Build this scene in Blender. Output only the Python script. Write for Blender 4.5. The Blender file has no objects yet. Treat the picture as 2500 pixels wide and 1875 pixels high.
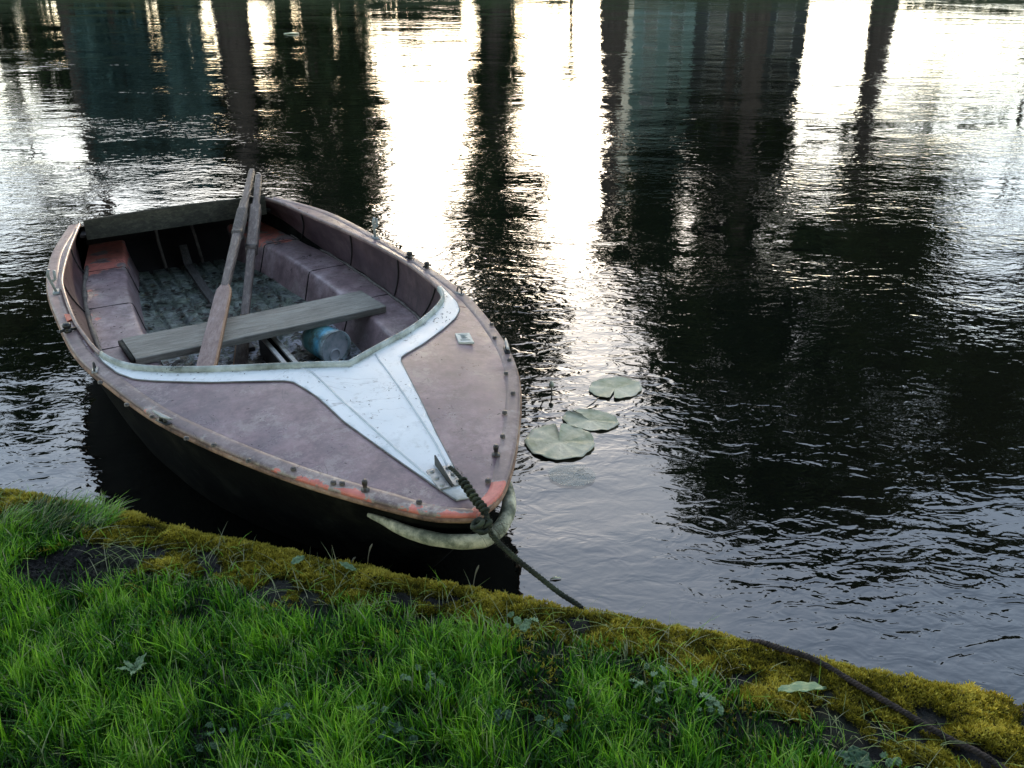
import bpy, math, random
import numpy as np
from mathutils import Vector, Matrix, noise as mnoise
from mathutils.geometry import delaunay_2d_cdt
R = math.radians
random.seed(7); rng = np.random.default_rng(11)
scene = bpy.context.scene
COL = scene.collection

# ------------------------------------------------------------------ camera, sky, sun, exposure
cam_d = bpy.data.cameras.new("camera"); cam = bpy.data.objects.new("camera", cam_d); COL.objects.link(cam)
cam.location = (0, 0, 1.785); cam.rotation_euler = (R(90 - 26.34), 0, 0)
cam_d.lens = 32.875; cam_d.sensor_width = 36; cam_d.clip_start = 0.05; cam_d.clip_end = 2000
scene.camera = cam
SUN_EL, SUN_ROT = R(15), R(-1.0)
world = bpy.data.worlds.new("World"); scene.world = world; world.use_nodes = True
wn = world.node_tree; wn.nodes.clear()
sky = wn.nodes.new("ShaderNodeTexSky"); sky.sky_type = 'NISHITA'; sky.sun_disc = False
sky.sun_elevation = SUN_EL; sky.sun_rotation = SUN_ROT; sky.air_density = 1.0; sky.dust_density = 0.6; sky.ozone_density = 0.25
bg = wn.nodes.new("ShaderNodeBackground"); bg.inputs[1].default_value = 0.15
wo = wn.nodes.new("ShaderNodeOutputWorld")
hsv = wn.nodes.new('ShaderNodeHueSaturation'); hsv.inputs['Saturation'].default_value = .86
wn.links.new(sky.outputs[0], hsv.inputs['Color']); wn.links.new(hsv.outputs[0], bg.inputs[0]); wn.links.new(bg.outputs[0], wo.inputs[0])
sun_d = bpy.data.lights.new("sun", 'SUN'); sun_d.energy = 1.6; sun_d.angle = R(0.6); sun_d.color = (1.0, 0.80, 0.58)
sun = bpy.data.objects.new("sun", sun_d); COL.objects.link(sun)
sd = Vector((math.sin(SUN_ROT) * math.cos(SUN_EL), math.cos(SUN_ROT) * math.cos(SUN_EL), math.sin(SUN_EL)))
sun.rotation_euler = sd.to_track_quat('Z', 'Y').to_euler()
scene.view_settings.view_transform = 'Standard'; scene.view_settings.look = 'None'
scene.view_settings.gamma = 1.0; scene.view_settings.exposure = 1.68; scene.view_settings.use_curve_mapping = False
try:
    scene.cycles.use_denoising = True; scene.cycles.denoiser = 'OPENIMAGEDENOISE'
    scene.cycles.max_bounces = 8; scene.cycles.transparent_max_bounces = 8
    scene.cycles.sample_clamp_indirect = 8
except Exception: pass

# ------------------------------------------------------------------ helpers
def fbm(x, y, z=0.0, o=4):
    return mnoise.fractal(Vector((x, y, z)), 1.0, 2.0, o)
def new_mesh(name, V, F, mats=(), mi=None, smooth=True, attrs=None):
    me = bpy.data.meshes.new(name)
    V = np.asarray(V, dtype=np.float32).reshape(-1, 3)
    if isinstance(F, np.ndarray):
        n, k = F.shape
        me.vertices.add(len(V)); me.vertices.foreach_set("co", V.ravel())
        me.loops.add(n * k); me.loops.foreach_set("vertex_index", F.astype(np.int32).ravel())
        me.polygons.add(n); me.polygons.foreach_set("loop_start", np.arange(0, n * k, k, dtype=np.int32))
        try: me.polygons.foreach_set("loop_total", np.full(n, k, dtype=np.int32))
        except Exception: pass
        me.update(calc_edges=True)
    else:
        me.from_pydata([tuple(map(float, v)) for v in V], [], F); me.update()
    if mi is not None: me.polygons.foreach_set("material_index", np.asarray(mi, dtype=np.int32))
    me.polygons.foreach_set("use_smooth", np.full(len(me.polygons), bool(smooth)))
    for k_, a in (attrs or {}).items():
        at = me.attributes.new(k_, 'FLOAT', 'POINT'); at.data.foreach_set("value", np.asarray(a, dtype=np.float32))
    for m in (mats if isinstance(mats, (list, tuple)) else [mats]): me.materials.append(m)
    me.validate(); me.update()
    return me
class MB:
    def __init__(s): s.v = []; s.f = []; s.m = []; s.w = []
    def add(s, V, F, mat=0, w=0.0):
        o = len(s.v); s.v += [tuple(v) for v in V]; s.f += [tuple(i + o for i in f) for f in F]; s.m += [mat] * len(F)
        s.w += list(w) if hasattr(w, '__len__') else [w] * len(V)
        return s
    def grid(s, P, mat=0, closeu=False, closev=False, w=0.0):
        nu, nv = len(P), len(P[0]); V = [p for r in P for p in r]; F = []
        for i in range(nu if closeu else nu - 1):
            for j in range(nv if closev else nv - 1):
                a, b = i * nv + j, i * nv + (j + 1) % nv
                c, d = ((i + 1) % nu) * nv + (j + 1) % nv, ((i + 1) % nu) * nv + j
                F.append((a, b, c, d))
        return s.add(V, F, mat, w)
    def box(s, a, b, mat=0, bev=0.0):
        (x0, y0, z0), (x1, y1, z1) = a, b
        return s.prism([(x0, y0), (x1, y0), (x1, y1), (x0, y1)], z0, z1, mat, bev)
    def prism(s, poly, z0, z1, mat=0, bev=0.0):
        n = len(poly); cx = sum(p[0] for p in poly) / n; cy = sum(p[1] for p in poly) / n
        def ring(z, k):
            out = []
            for x, y in poly:
                d = math.hypot(x - cx, y - cy) or 1; out.append((x - (x - cx) / d * k, y - (y - cy) / d * k, z))
            return out
        zs = [(z0, 0), (z1, 0)] if bev <= 0 else [(z0, bev), (z0 + bev, 0), (z1 - bev, 0), (z1, bev)]
        V = []; F = []
        for z, k in zs: V += ring(z, k)
        for r in range(len(zs) - 1):
            for i in range(n): F.append((r * n + i, r * n + (i + 1) % n, (r + 1) * n + (i + 1) % n, (r + 1) * n + i))
        F.append(tuple(range(n))[::-1]); F.append(tuple((len(zs) - 1) * n + i for i in range(n)))
        return s.add(V, F, mat)
    def tube(s, pts, r, seg=10, mat=0, cap=True, rz=None, up=(0, 0, 1), phase=0.0):
        pts = [Vector(p) for p in pts]; n = len(pts); rs = r if hasattr(r, '__len__') else [r] * n
        rzs = rz if hasattr(rz, '__len__') else ([rz] * n if rz else rs); P = []
        for i, p in enumerate(pts):
            t = (pts[min(i + 1, n - 1)] - pts[max(i - 1, 0)]).normalized()
            u = Vector(up); sx = t.cross(u)
            if sx.length < 1e-4: sx = t.cross(Vector((1, 0, 0)))
            sx.normalize(); u = sx.cross(t).normalized()
            P.append([tuple(p + sx * math.cos(2 * math.pi * k / seg + phase) * rs[i] + u * math.sin(2 * math.pi * k / seg + phase) * rzs[i]) for k in range(seg)])
        o = len(s.v); s.grid(P, mat, closev=True)
        if cap:
            s.f.append(tuple(o + k for k in range(seg))[::-1]); s.f.append(tuple(o + (n - 1) * seg + k for k in range(seg))); s.m += [mat, mat]
        return s
    def lathe(s, c, prof, seg=16, mat=0, axis='z'):
        P = []
        for r, z in prof:
            P.append([(c[0] + r * math.cos(2 * math.pi * k / seg), c[1] + r * math.sin(2 * math.pi * k / seg), c[2] + z) for k in range(seg)])
        return s.grid(P, mat, closev=True)
    def build(s, name, mats, parent=None, smooth=True, off=(0, 0, 0), loc=None, bevel=0):
        V = np.array(s.v, dtype=float) - np.array(off)
        me = new_mesh(name, V, s.f, mats, s.m, smooth, {"wear": s.w})
        o = bpy.data.objects.new(name, me); COL.objects.link(o)
        if parent: o.parent = parent
        if loc is not None: o.location = loc
        if bevel:
            b = o.modifiers.new("bevel", 'BEVEL'); b.width = bevel; b.segments = 2; b.limit_method = 'ANGLE'; b.angle_limit = R(40)
        return o
def auto_sharp(o, ang=35):
    me = o.data; me.polygons.foreach_set("use_smooth", np.ones(len(me.polygons), bool))
    try: me.set_sharp_from_angle(angle=R(ang))
    except Exception: pass
    return o
def tag(o, label=None, cat=None, group=None, kind=None):
    for k, v in (("label", label), ("category", cat), ("group", group), ("kind", kind)):
        if v: o[k] = v
    return o
def thing(name, label, cat, loc=(0, 0, 0), rz=0.0, group=None, kind=None):
    o = bpy.data.objects.new(name, None); COL.objects.link(o); o.empty_display_size = .1
    o.location = loc; o.rotation_euler = (0, 0, rz); return tag(o, label, cat, group, kind)
def catmull(pts, n):
    P = [np.array(p, float) for p in pts]; P = [2 * P[0] - P[1]] + P + [2 * P[-1] - P[-2]]; out = []
    m = len(P) - 3
    for i in range(n):
        t = i / (n - 1) * m; k = min(int(t), m - 1); u = t - k
        a, b, c, d = P[k:k + 4]
        out.append(.5 * ((2 * b) + (-a + c) * u + (2 * a - 5 * b + 4 * c - d) * u * u + (-a + 3 * b - 3 * c + d) * u ** 3))
    return out
def resample(pts, n):
    P = np.array(pts, float); L = np.r_[0, np.cumsum(np.linalg.norm(np.diff(P, axis=0), axis=1))]
    t = np.linspace(0, L[-1], n); return np.stack([np.interp(t, L, P[:, k]) for k in range(P.shape[1])], 1)

# ------------------------------------------------------------------ materials
class NT:
    def __init__(s, name):
        s.m = bpy.data.materials.new(name); s.m.use_nodes = True; s.t = s.m.node_tree; s.t.nodes.clear()
        s.out = s.t.nodes.new("ShaderNodeOutputMaterial"); s.b = s.t.nodes.new("ShaderNodeBsdfPrincipled")
        s.t.links.new(s.b.outputs[0], s.out.inputs[0]); s.co = s.t.nodes.new("ShaderNodeTexCoord").outputs["Object"]
    def n(s, t, **k):
        o = s.t.nodes.new(t)
        for a, v in k.items(): setattr(o, a, v)
        return o
    def l(s, a, b): s.t.links.new(a, b)
    def mapping(s, sc, rot=(0, 0, 0), src=None):
        m = s.n("ShaderNodeMapping"); m.inputs['Scale'].default_value = sc; m.inputs['Rotation'].default_value = rot
        s.l(src or s.co, m.inputs[0]); return m.outputs[0]
    def noise(s, scale, detail=5, rough=.6, src=None, dist=0.0):
        o = s.n("ShaderNodeTexNoise"); o.inputs['Scale'].default_value = scale; o.inputs['Detail'].default_value = detail
        o.inputs['Roughness'].default_value = rough; o.inputs['Distortion'].default_value = dist
        s.l(src or s.co, o.inputs['Vector']); return o.outputs[0]
    def ramp(s, f, stops, interp='LINEAR'):
        o = s.n("ShaderNodeValToRGB"); cr = o.color_ramp; cr.interpolation = interp
        while len(cr.elements) < len(stops): cr.elements.new(.5)
        for e, (p, c) in zip(cr.elements, stops): e.position = p; e.color = (*c, 1) if hasattr(c, '__len__') else (c, c, c, 1)
        s.l(f, o.inputs[0]); return o.outputs[0]
    def mix(s, f, a, b, mode='MIX'):
        o = s.n("ShaderNodeMix", data_type='RGBA', blend_type=mode)
        for sock, v in ((o.inputs[0], f), (o.inputs[6], a), (o.inputs[7], b)):
            if hasattr(v, 'links') or hasattr(v, 'is_output'): s.l(v, sock)
            elif hasattr(v, '__len__'): sock.default_value = (*v, 1)
            else: sock.default_value = v
        return o.outputs[2]
    def math(s, op, a, b=None, clamp=False):
        o = s.n("ShaderNodeMath", operation=op, use_clamp=clamp)
        for i, v in enumerate((a, b)):
            if v is None: continue
            if hasattr(v, 'links'): s.l(v, o.inputs[i])
            else: o.inputs[i].default_value = v
        return o.outputs[0]
    def attr(s, name):
        o = s.n("ShaderNodeAttribute"); o.attribute_name = name; return o.outputs['Fac']
    def bump(s, h, dist, strength=1.0, normal=None):
        o = s.n("ShaderNodeBump"); o.inputs['Strength'].default_value = strength; o.inputs['Distance'].default_value = dist
        s.l(h, o.inputs['Height'])
        if normal: s.l(normal, o.inputs['Normal'])
        return o.outputs[0]
    def fin(s, col=None, rough=None, normal=None, spec=None, metal=None):
        for v, k in ((col, 'Base Color'), (rough, 'Roughness'), (normal, 'Normal'), (spec, 'Specular IOR Level'), (metal, 'Metallic')):
            if v is None: continue
            if hasattr(v, 'links'): s.l(v, s.b.inputs[k])
            elif hasattr(v, '__len__'): s.b.inputs[k].default_value = (*v, 1)
            else: s.b.inputs[k].default_value = v
        return s.m

def m_paint(name, base, dark, light, chip=(.62, .17, .12), chip_k=.35, dirt=(.03, .028, .025), dirt_th=.70, rough=(.3, .6), bumpd=.0009, under=(.42, .37, .32)):
    """weathered gelcoat: mottling, chips driven by a wear attribute, dirt specks"""
    t = NT(name)
    c = t.ramp(t.noise(3.4, 8, .72), [(.34, dark), (.5, base), (.64, light)])
    c = t.mix(t.ramp(t.noise(15, 8, .8), [(.42, 0.0), (.62, .75)]), c, dark)
    c = t.mix(t.ramp(t.noise(5.5, 9, .85), [(.54, 0.0), (.60, .75), (.70, .35)]), c, tuple(.5 * a + .5 * b for a, b in zip(under, base)))
    w = t.attr("wear")
    s1 = t.math('ADD', t.noise(6.5, 7, .62), t.math('MULTIPLY', w, chip_k))
    s1b = t.math('ADD', t.noise(22, 4, .6), -.5); s1 = t.math('ADD', s1, t.math('MULTIPLY', s1b, .12))
    m1 = t.ramp(s1, [(.745, 0.0), (.765, 1.0)])
    m0 = t.ramp(s1, [(.70, 0.0), (.74, .7)])
    c = t.mix(m0, c, under)
    c = t.mix(m1, c, t.mix(t.ramp(t.noise(30, 4), [(.4, 0.0), (.7, .6)]), chip, tuple(min(1, x * 1.35 + .05) for x in chip)))
    sp = t.noise(55, 4, .75)
    spm = t.ramp(sp, [(dirt_th - .05, 0.0), (dirt_th, 1.0)])
    cl = t.ramp(t.noise(4, 3), [(.45, 0.0), (.65, 1.0)])
    c = t.mix(t.math('MULTIPLY', spm, cl), c, dirt)
    ln = t.math('ABSOLUTE', t.math('SUBTRACT', t.noise(2.6, 5, .6, None, .8), .5)); lm = t.ramp(ln, [(0.0, 1.0), (.0035, 0.0)])
    c = t.mix(t.math('MULTIPLY', lm, t.ramp(t.noise(3.1, 3), [(.50, 0.0), (.58, .8)])), c, tuple(x * .35 for x in dark))
    wl = t.math('ABSOLUTE', t.math('SUBTRACT', t.noise(4.5, 4, .6, t.mapping((1, 1, 1), (0, .4, 1.1)), 1.2), .47)); wm = t.ramp(wl, [(0.0, .75), (.003, 0.0)])
    c = t.mix(t.math('MULTIPLY', wm, t.ramp(t.noise(5.7, 3), [(.54, 0.0), (.60, 1.0)])), c, under)
    st = t.ramp(t.noise(8, 6, .75, t.mapping((1, 1, .18))), [(.52, 0.0), (.66, .5)])
    c = t.mix(st, c, tuple(x * .55 for x in dark))
    sp2 = t.ramp(t.noise(130, 3, .8), [(.68, 0.0), (.70, 1.0)]); c = t.mix(t.math('MULTIPLY', sp2, t.ramp(t.noise(6.5, 4), [(.40, .1), (.6, .9)])), c, dirt)
    # fine scratches
    scr = t.ramp(t.noise(9, 2, .5, t.mapping((1, 14, 1), (0, 0, .7)), 1.5), [(.70, 0.0), (.72, .35)])
    c = t.mix(scr, c, light)
    r = t.ramp(t.noise(7, 5, .7), [(.3, rough[0]), (.7, rough[1])])
    h = t.math('ADD', t.math('MULTIPLY', t.noise(40, 5, .7), .5), t.math('MULTIPLY', m1, -.8))
    return t.fin(c, r, t.bump(h, bumpd))
def m_noise(name, cols, scale=8, rough=.7, bumpd=.003, bscale=60, stretch=(1, 1, 1), dist=0, detail=7, spec=.5, rrng=None):
    t = NT(name); src = t.mapping(stretch)
    n = len(cols); c = t.ramp(t.noise(scale, detail, .68, src, dist), [(.3 + .42 * i / max(1, n - 1), k) for i, k in enumerate(cols)])
    r = t.ramp(t.noise(scale * 1.7, 5), [(.3, rrng[0]), (.7, rrng[1])]) if rrng else rough
    return t.fin(c, r, t.bump(t.noise(bscale, 6, .7, src), bumpd), spec)

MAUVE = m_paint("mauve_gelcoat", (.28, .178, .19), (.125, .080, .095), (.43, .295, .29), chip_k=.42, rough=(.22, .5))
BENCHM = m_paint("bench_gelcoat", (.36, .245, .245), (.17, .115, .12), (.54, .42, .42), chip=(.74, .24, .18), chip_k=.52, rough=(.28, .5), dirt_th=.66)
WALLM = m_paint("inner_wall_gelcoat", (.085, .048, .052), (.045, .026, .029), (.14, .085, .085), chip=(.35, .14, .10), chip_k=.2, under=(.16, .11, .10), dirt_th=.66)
RIMM = m_paint("rim_gelcoat", (.31, .22, .205), (.17, .12, .115), (.48, .37, .32), chip=(.68, .20, .15), chip_k=.37, under=(.47, .41, .35), rough=(.35, .6))
def m_white():
    t = NT("white_gelcoat")
    c = t.ramp(t.noise(2.5, 5, .6), [(.3, (.76, .79, .79)), (.7, (.91, .92, .90))])
    w = t.attr("wear")
    c = t.mix(t.ramp(t.math('ADD', t.noise(9, 7, .7), t.math('MULTIPLY', w, .30)), [(.62, 0.0), (.70, .5), (.85, .95)]), c, (.42, .41, .36))
    c = t.mix(t.ramp(t.math('ADD', t.noise(14, 6, .6), t.math('MULTIPLY', w, .16)), [(.755, 0.0), (.765, 1.0)]), c, (.62, .19, .14))
    ln = t.math('ABSOLUTE', t.math('SUBTRACT', t.noise(3.0, 5, .6, None, .8), .5)); lm = t.ramp(ln, [(0.0, 1.0), (.004, 0.0)])
    c = t.mix(t.math('MULTIPLY', lm, t.ramp(t.noise(3.7, 3), [(.50, 0.0), (.60, .7)])), c, (.20, .19, .16))
    c = t.mix(t.ramp(t.noise(18, 7, .8), [(.54, 0.0), (.70, .6)]), c, (.50, .52, .50))
    cl = t.ramp(t.noise(6, 3), [(.42, 0.0), (.60, 1.0)])
    sp = t.ramp(t.noise(45, 5, .8), [(.62, 0.0), (.66, 1.0)])
    c = t.mix(t.math('MULTIPLY', sp, cl), c, (.07, .065, .05))
    return t.fin(c, t.ramp(t.noise(8, 4), [(.3, .25), (.7, .45)]), t.bump(t.noise(30, 5), .0006))
WHITE = m_white()
LIPM = m_noise("lip_gelcoat", [(.13, .15, .12), (.36, .40, .37), (.62, .67, .66)], 11, .45, .001, 60)
STRAKE = m_noise("worn_rubbing_strake", [(.03, .025, .02), (.20, .11, .07), (.40, .24, .15), (.42, .36, .28)], 14, .7, .004, 70)
HULLM = m_noise("hull_shade_grime", [(.002, .002, .002), (.005, .0055, .0045), (.022, .022, .016)], 6, .85, .003, 40, spec=.06)  # hull side's shade put into a near-black colour, with grime mottling
FLOORM = None
def m_floor():
    t = NT("mossy_wet_floor")
    c = t.ramp(t.noise(9, 7, .7), [(.34, (.03, .045, .030)), (.5, (.12, .15, .105)), (.64, (.30, .34, .27))])
    sep = t.n("ShaderNodeSeparateXYZ"); t.l(t.co, sep.inputs[0])
    fr = t.ramp(sep.outputs[1], [(0, 1.0), (1, 0.0)])
    mr = t.n("ShaderNodeMapRange"); mr.inputs[1].default_value = 2.05; mr.inputs[2].default_value = 2.5; mr.inputs[3].default_value = 1; mr.inputs[4].default_value = 0
    t.l(sep.outputs[1], mr.inputs[0])
    film_sheen = t.math('MULTIPLY', t.ramp(t.noise(13, 6, .7), [(.42, 0.0), (.55, .85)]), t.math('ADD', mr.outputs[0], .18))
    c = t.mix(film_sheen, c, (.52, .53, .60))  # whitish film, plus the wet front's lavender reflection put into the colour
    c = t.mix(t.ramp(t.noise(38, 6, .8), [(.5, 0.0), (.60, .85)]), c, (.012, .013, .01))
    r = t.ramp(t.noise(10, 4), [(.35, .25), (.65, .8)])
    return t.fin(c, r, t.bump(t.noise(28, 6, .75), .008))
FLOORM = m_floor()
def m_wood(name, a, b, c_, axis=(1, 1, 1), rough=.75, sc=14, orange=None, pre=0.0):
    t = NT(name); src = t.mapping(axis, src=t.mapping((1, 1, 1), (0, 0, pre)) if pre else None)
    c = t.ramp(t.noise(sc, 7, .65, src, .6), [(.28, a), (.5, b), (.72, c_)])
    c = t.mix(t.ramp(t.noise(6, 5), [(.4, 0.0), (.7, .5)]), c, a)
    fine = t.noise(sc * 5, 4, .7, src)
    c = t.mix(t.ramp(fine, [(.56, 0.0), (.66, .6)]), c, tuple(x * .4 for x in a))
    if orange:
        c = t.mix(t.ramp(t.math('ADD', t.noise(8, 5, .7), t.math('MULTIPLY', t.attr("wear"), .3)), [(.62, 0.0), (.66, .9)]), c, orange)
    return t.fin(c, rough, t.bump(fine, .0025))
PLANKM = m_wood("weathered_plank_wood", (.15, .135, .105), (.31, .29, .24), (.46, .43, .36), (.5, 5, 5), .6)
TRANW = m_wood("mossy_transom_wood", (.018, .018, .013), (.045, .045, .033), (.105, .10, .075), (2.5, 6, 6), .85)
OARW = m_wood("worn_oar_wood", (.045, .032, .027), (.14, .105, .09), (.36, .295, .26), (5, .45, 5), .5, pre=R(21.8))
OARB = m_wood("pink_painted_oar_blade", (.17, .10, .085), (.35, .23, .195), (.52, .39, .34), (3, .6, 3), .5, pre=R(21.8))
OARE = m_wood("orange_oar_edge", (.20, .09, .04), (.40, .20, .09), (.50, .30, .16), (6, .5, 6), .5, pre=R(21.8))
BLACK = m_noise("black_plastic", [(.006, .006, .006), (.02, .02, .019)], 20, .35, .001)
STEEL = m_noise("dull_steel", [(.16, .16, .15), (.38, .38, .36), (.55, .54, .50)], 30, .4, .001, 80); STEEL.node_tree.nodes["Principled BSDF"].inputs['Metallic'].default_value = .45
GALV = m_noise("galvanised_steel", [(.20, .22, .21), (.42, .45, .43)], 30, .45, .001, 80)
BRONZE = m_noise("tarnished_stud", [(.02, .016, .015), (.10, .08, .07)], 60, .3, .0005)
FENDM = m_noise("grimy_cream_fender", [(.02, .022, .016), (.16, .17, .11), (.60, .56, .40), (.84, .79, .60)], 11, .6, .004, 70)
CASEM = m_noise("worn_cream_case", [(.20, .16, .12), (.50, .48, .42), (.70, .69, .64)], 13, .5, .001)
CASED = m_noise("grimy_case_side", [(.012, .012, .010), (.05, .045, .035)], 12, .7, .002)
GRIME = m_noise("grimy_hose", [(.05, .042, .035), (.14, .12, .10), (.22, .20, .17)], 25, .7, .003)
REDM = m_noise("faded_red_reflector", [(.50, .10, .05), (.66, .17, .09)], 30, .3, .0005)
ROPEM = m_noise("algae_rope", [(.008, .009, .006), (.026, .032, .018), (.07, .085, .04)], 28, .9, .002, 200)
ROPEM2 = m_noise("rust_brown_rope", [(.010, .007, .006), (.035, .024, .018), (.085, .055, .042)], 28, .85, .002, 200)
FRAYM = m_noise("frayed_fibre", [(.05, .045, .03), (.16, .14, .10)], 30, .9, .001)

# ------------------------------------------------------------------ water
def m_water():
    t = NT("canal_water")
    geo = t.n("ShaderNodeNewGeometry").outputs['Position']
    # long low swell, mid ripples, fine ripples (crests run mostly left-right)
    a = t.noise(1.0, 2, .5, t.mapping((1.1, 3.4, 1), (0, 0, R(10)), geo), .3)
    b = t.noise(1.0, 2, .5, t.mapping((2.6, 5.0, 1), (0, 0, R(-9)), geo), .7)
    d = t.noise(1.0, 2, .5, t.mapping((8.5, 13.5, 1), (0, 0, R(7)), geo), 1.0)
    c = t.noise(1.0, 2, .5, t.mapping((20, 30, 1), (0, 0, R(4)), geo), .4)
    patch = t.ramp(t.noise(1.0, 2, .5, t.mapping((.42, .8, 1), (0, 0, R(20)), geo)), [(.38, .22), (.62, 1.5)])
    sp = t.n("ShaderNodeSeparateXYZ"); t.l(geo, sp.inputs[0])
    def fade(v0, v1):   # the wind patches coarsen the ripples away from the sheltered bank
        m = t.n("ShaderNodeMapRange"); m.inputs[1].default_value = 5.0; m.inputs[2].default_value = 13.0; m.inputs[3].default_value = v0; m.inputs[4].default_value = v1
        t.l(sp.outputs[1], m.inputs[0]); return m.outputs[0]
    b = t.math('MULTIPLY', b, fade(1.0, 1.5)); d = t.math('MULTIPLY', d, fade(1.0, .45)); c = t.math('MULTIPLY', c, fade(1.0, .12))
    n1 = t.bump(a, W_A); n2 = t.bump(t.math('MULTIPLY', b, patch), W_B, 1.0, n1); n2 = t.bump(t.math('MULTIPLY', d, patch), W_D, 1.0, n2); n3 = t.bump(t.math('MULTIPLY', c, patch), W_C, 1.0, n2)
    t.b.inputs['IOR'].default_value = W_IOR
    return t.fin((.004, .0045, .0035), .02, n3)
W_A, W_B, W_D, W_C, W_IOR = .0045, .0038, .0034, .0012, 1.95
WATER = m_water()
mb = MB(); mb.grid([[(x, y, 0) for y in (-1.0, 5, 12, 20, 31.5)] for x in (-90, -40, -10, 0, 10, 40, 90)][::-1])
water = mb.build("water", [WATER]); tag(water, "dark rippled canal water reflecting trees and bright sky", "water", kind="structure")

# ------------------------------------------------------------------ near bank: edge line, ground, stone face
EX = [-6, -3, -1.605, -1.276, -.956, -.665, -.496, -.131, .161, .458, .721, .97, 1.167, 3, 7]
EY = [3.85, 2.93, 2.486, 2.39, 2.268, 2.178, 2.113, 1.998, 1.917, 1.837, 1.737, 1.66, 1.594, .98, -.4]
def edge_y(x): return np.interp(x, EX, EY)
def gz(x, y):
    d = float(edge_y(x)) - y
    z = .192 + .010 * fbm(x * 5, y * 5, 3, 4) + .006 * fbm(x * 22, y * 22, 9, 3)
    if d < .05: z -= .018 * (1 - max(d, 0) / .05) ** 2
    if d > .35: z += .02 * min(1, (d - .35) / 1.0)
    if -2.6 < x < 2.2 and d < 1.2:
        k = max(0, 1 - max(0, math.hypot((x + 1.20) / .22, (y - 2.06) / .14) - .6) / .6); z += (.003 + .010 * k) * abs(fbm(x * 45, y * 45, 6, 4)) + .012 * k * fbm(x * 14, y * 14, 2, 3)
    return z
SOIL = None
def m_soil():
    t = NT("dark_soil_and_stone")
    c = t.ramp(t.noise(24, 9, .8), [(.34, (.005, .004, .004)), (.55, (.022, .018, .017)), (.72, (.075, .06, .055))])
    c = t.mix(t.ramp(t.noise(3, 4), [(.45, 0.0), (.6, .5)]), c, (.022, .030, .008))
    return t.fin(c, .9, t.bump(t.noise(60, 8, .8), .012))
SOIL = m_soil()
xs = np.concatenate([np.linspace(-40, -2.6, 14)[:-1], np.linspace(-2.6, 2.2, 440), np.linspace(2.2, 40, 14)[1:]])
ds = np.concatenate([np.linspace(0, .12, 10), np.linspace(.13, 1.6, 125), [2.2, 3, 5, 9, 20, 60]])
rows = []
for d in ds:
    rows.append([(x, float(edge_y(np.clip(x, -6, 7))) - d, gz(x, float(edge_y(x)) - d) if d < 2 and -3 < x < 2.5 else .21) for x in xs])
face = [[(x, float(edge_y(np.clip(x, -6, 7))) + .006 * fbm(x * 9, z * 9, 1, 3) - (0 if z > .1 else .01), z) for x in xs] for z in (-.6, -.1, 0, .05, .1, .14)]
mb = MB(); mb.grid(rows[::-1] + face[::-1])
ground = mb.build("bank_ground", [SOIL]); tag(ground, "dark soil of the grassy canal bank", "ground", kind="structure")

# ------------------------------------------------------------------ vegetation on the bank
def m_leaf(name, stops, trans=.35, rough=.45, spec=.3):
    t = NT(name); c = t.ramp(t.attr("tint"), stops)
    t.fin(c, rough, None, spec)
    tr = t.n("ShaderNodeBsdfTranslucent"); t.l(c, tr.inputs[0]); mx = t.n("ShaderNodeMixShader"); mx.inputs[0].default_value = trans
    t.l(t.b.outputs[0], mx.inputs[1]); t.l(tr.outputs[0], mx.inputs[2]); t.l(mx.outputs[0], t.out.inputs[0]); return t.m
GRASSM = m_leaf("grass_blades", [(0, (.004, .018, .003)), (.35, (.018, .085, .005)), (.62, (.085, .28, .010)), (.88, (.32, .62, .03)), (.93, (.28, .36, .12)), (1, (.42, .40, .25))], .28)
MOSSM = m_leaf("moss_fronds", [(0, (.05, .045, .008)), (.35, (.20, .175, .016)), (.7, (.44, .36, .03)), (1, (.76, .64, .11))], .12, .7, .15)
GLX = [-3, -1.9, -1.545, -1.3, -1.19, -1.13, -1.01, -.754, -.613, -.368, -.125, .108, .329, .43, .523, .658, .727, .9, 1.2, 1.8]
GLY = [2.75, 2.43, 2.33, 2.28, 2.20, 2.08, 2.055, 2.03, 1.95, 1.93, 1.865, 1.80, 1.737, 1.675, 1.60, 1.52, 1.43, 1.33, 1.2, .95]
def in_soil_hole(x, y):
    return ((x + 1.20) / .17) ** 2 + ((y - 2.06) / .10) ** 2 < 1 + .5 * fbm(x * 9, y * 9, 2, 2)
def blades(P, L, Wd, lean, az, tint, segs=4):
    n = len(P); t = np.linspace(0, 1, segs + 1)
    V = np.zeros((n, segs + 1, 2, 3), np.float32)
    dx, dy = np.cos(az), np.sin(az); tw = az + rng.normal(0, .5, n) + math.pi / 2; wx, wy = np.cos(tw), np.sin(tw)
    for i, k in enumerate(t):
        hor = L * lean * (k ** 1.8); ver = L * (k * (1 - .38 * np.clip(lean, 0, 1.4) * k))
        cx = P[:, 0] + dx * hor; cy = P[:, 1] + dy * hor; cz = P[:, 2] + ver
        w = Wd * (1.0 if k < .01 else (1 - k ** 2.2)) * .5 + .0001
        V[:, i, 0] = np.stack([cx - wx * w, cy - wy * w, cz], 1); V[:, i, 1] = np.stack([cx + wx * w, cy + wy * w, cz], 1)
    base = (np.arange(n) * (segs + 1) * 2)[:, None, None]
    q = np.array([[2 * i, 2 * i + 1, 2 * i + 3, 2 * i + 2] for i in range(segs)])[None]
    F = (base + q).reshape(-1, 4)
    return V.reshape(-1, 3), F, np.repeat(tint, (segs + 1) * 2)
N = 112000
X = rng.uniform(-2.3, 2.0, N * 2); Y = rng.uniform(.75, 2.5, N * 2)
gy = np.interp(X, GLX, GLY); d = gy - Y
ed = edge_y(X) - Y
nz = np.array([fbm(x * 7, y * 7, 5, 3) for x, y in zip(X, Y)])
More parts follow.
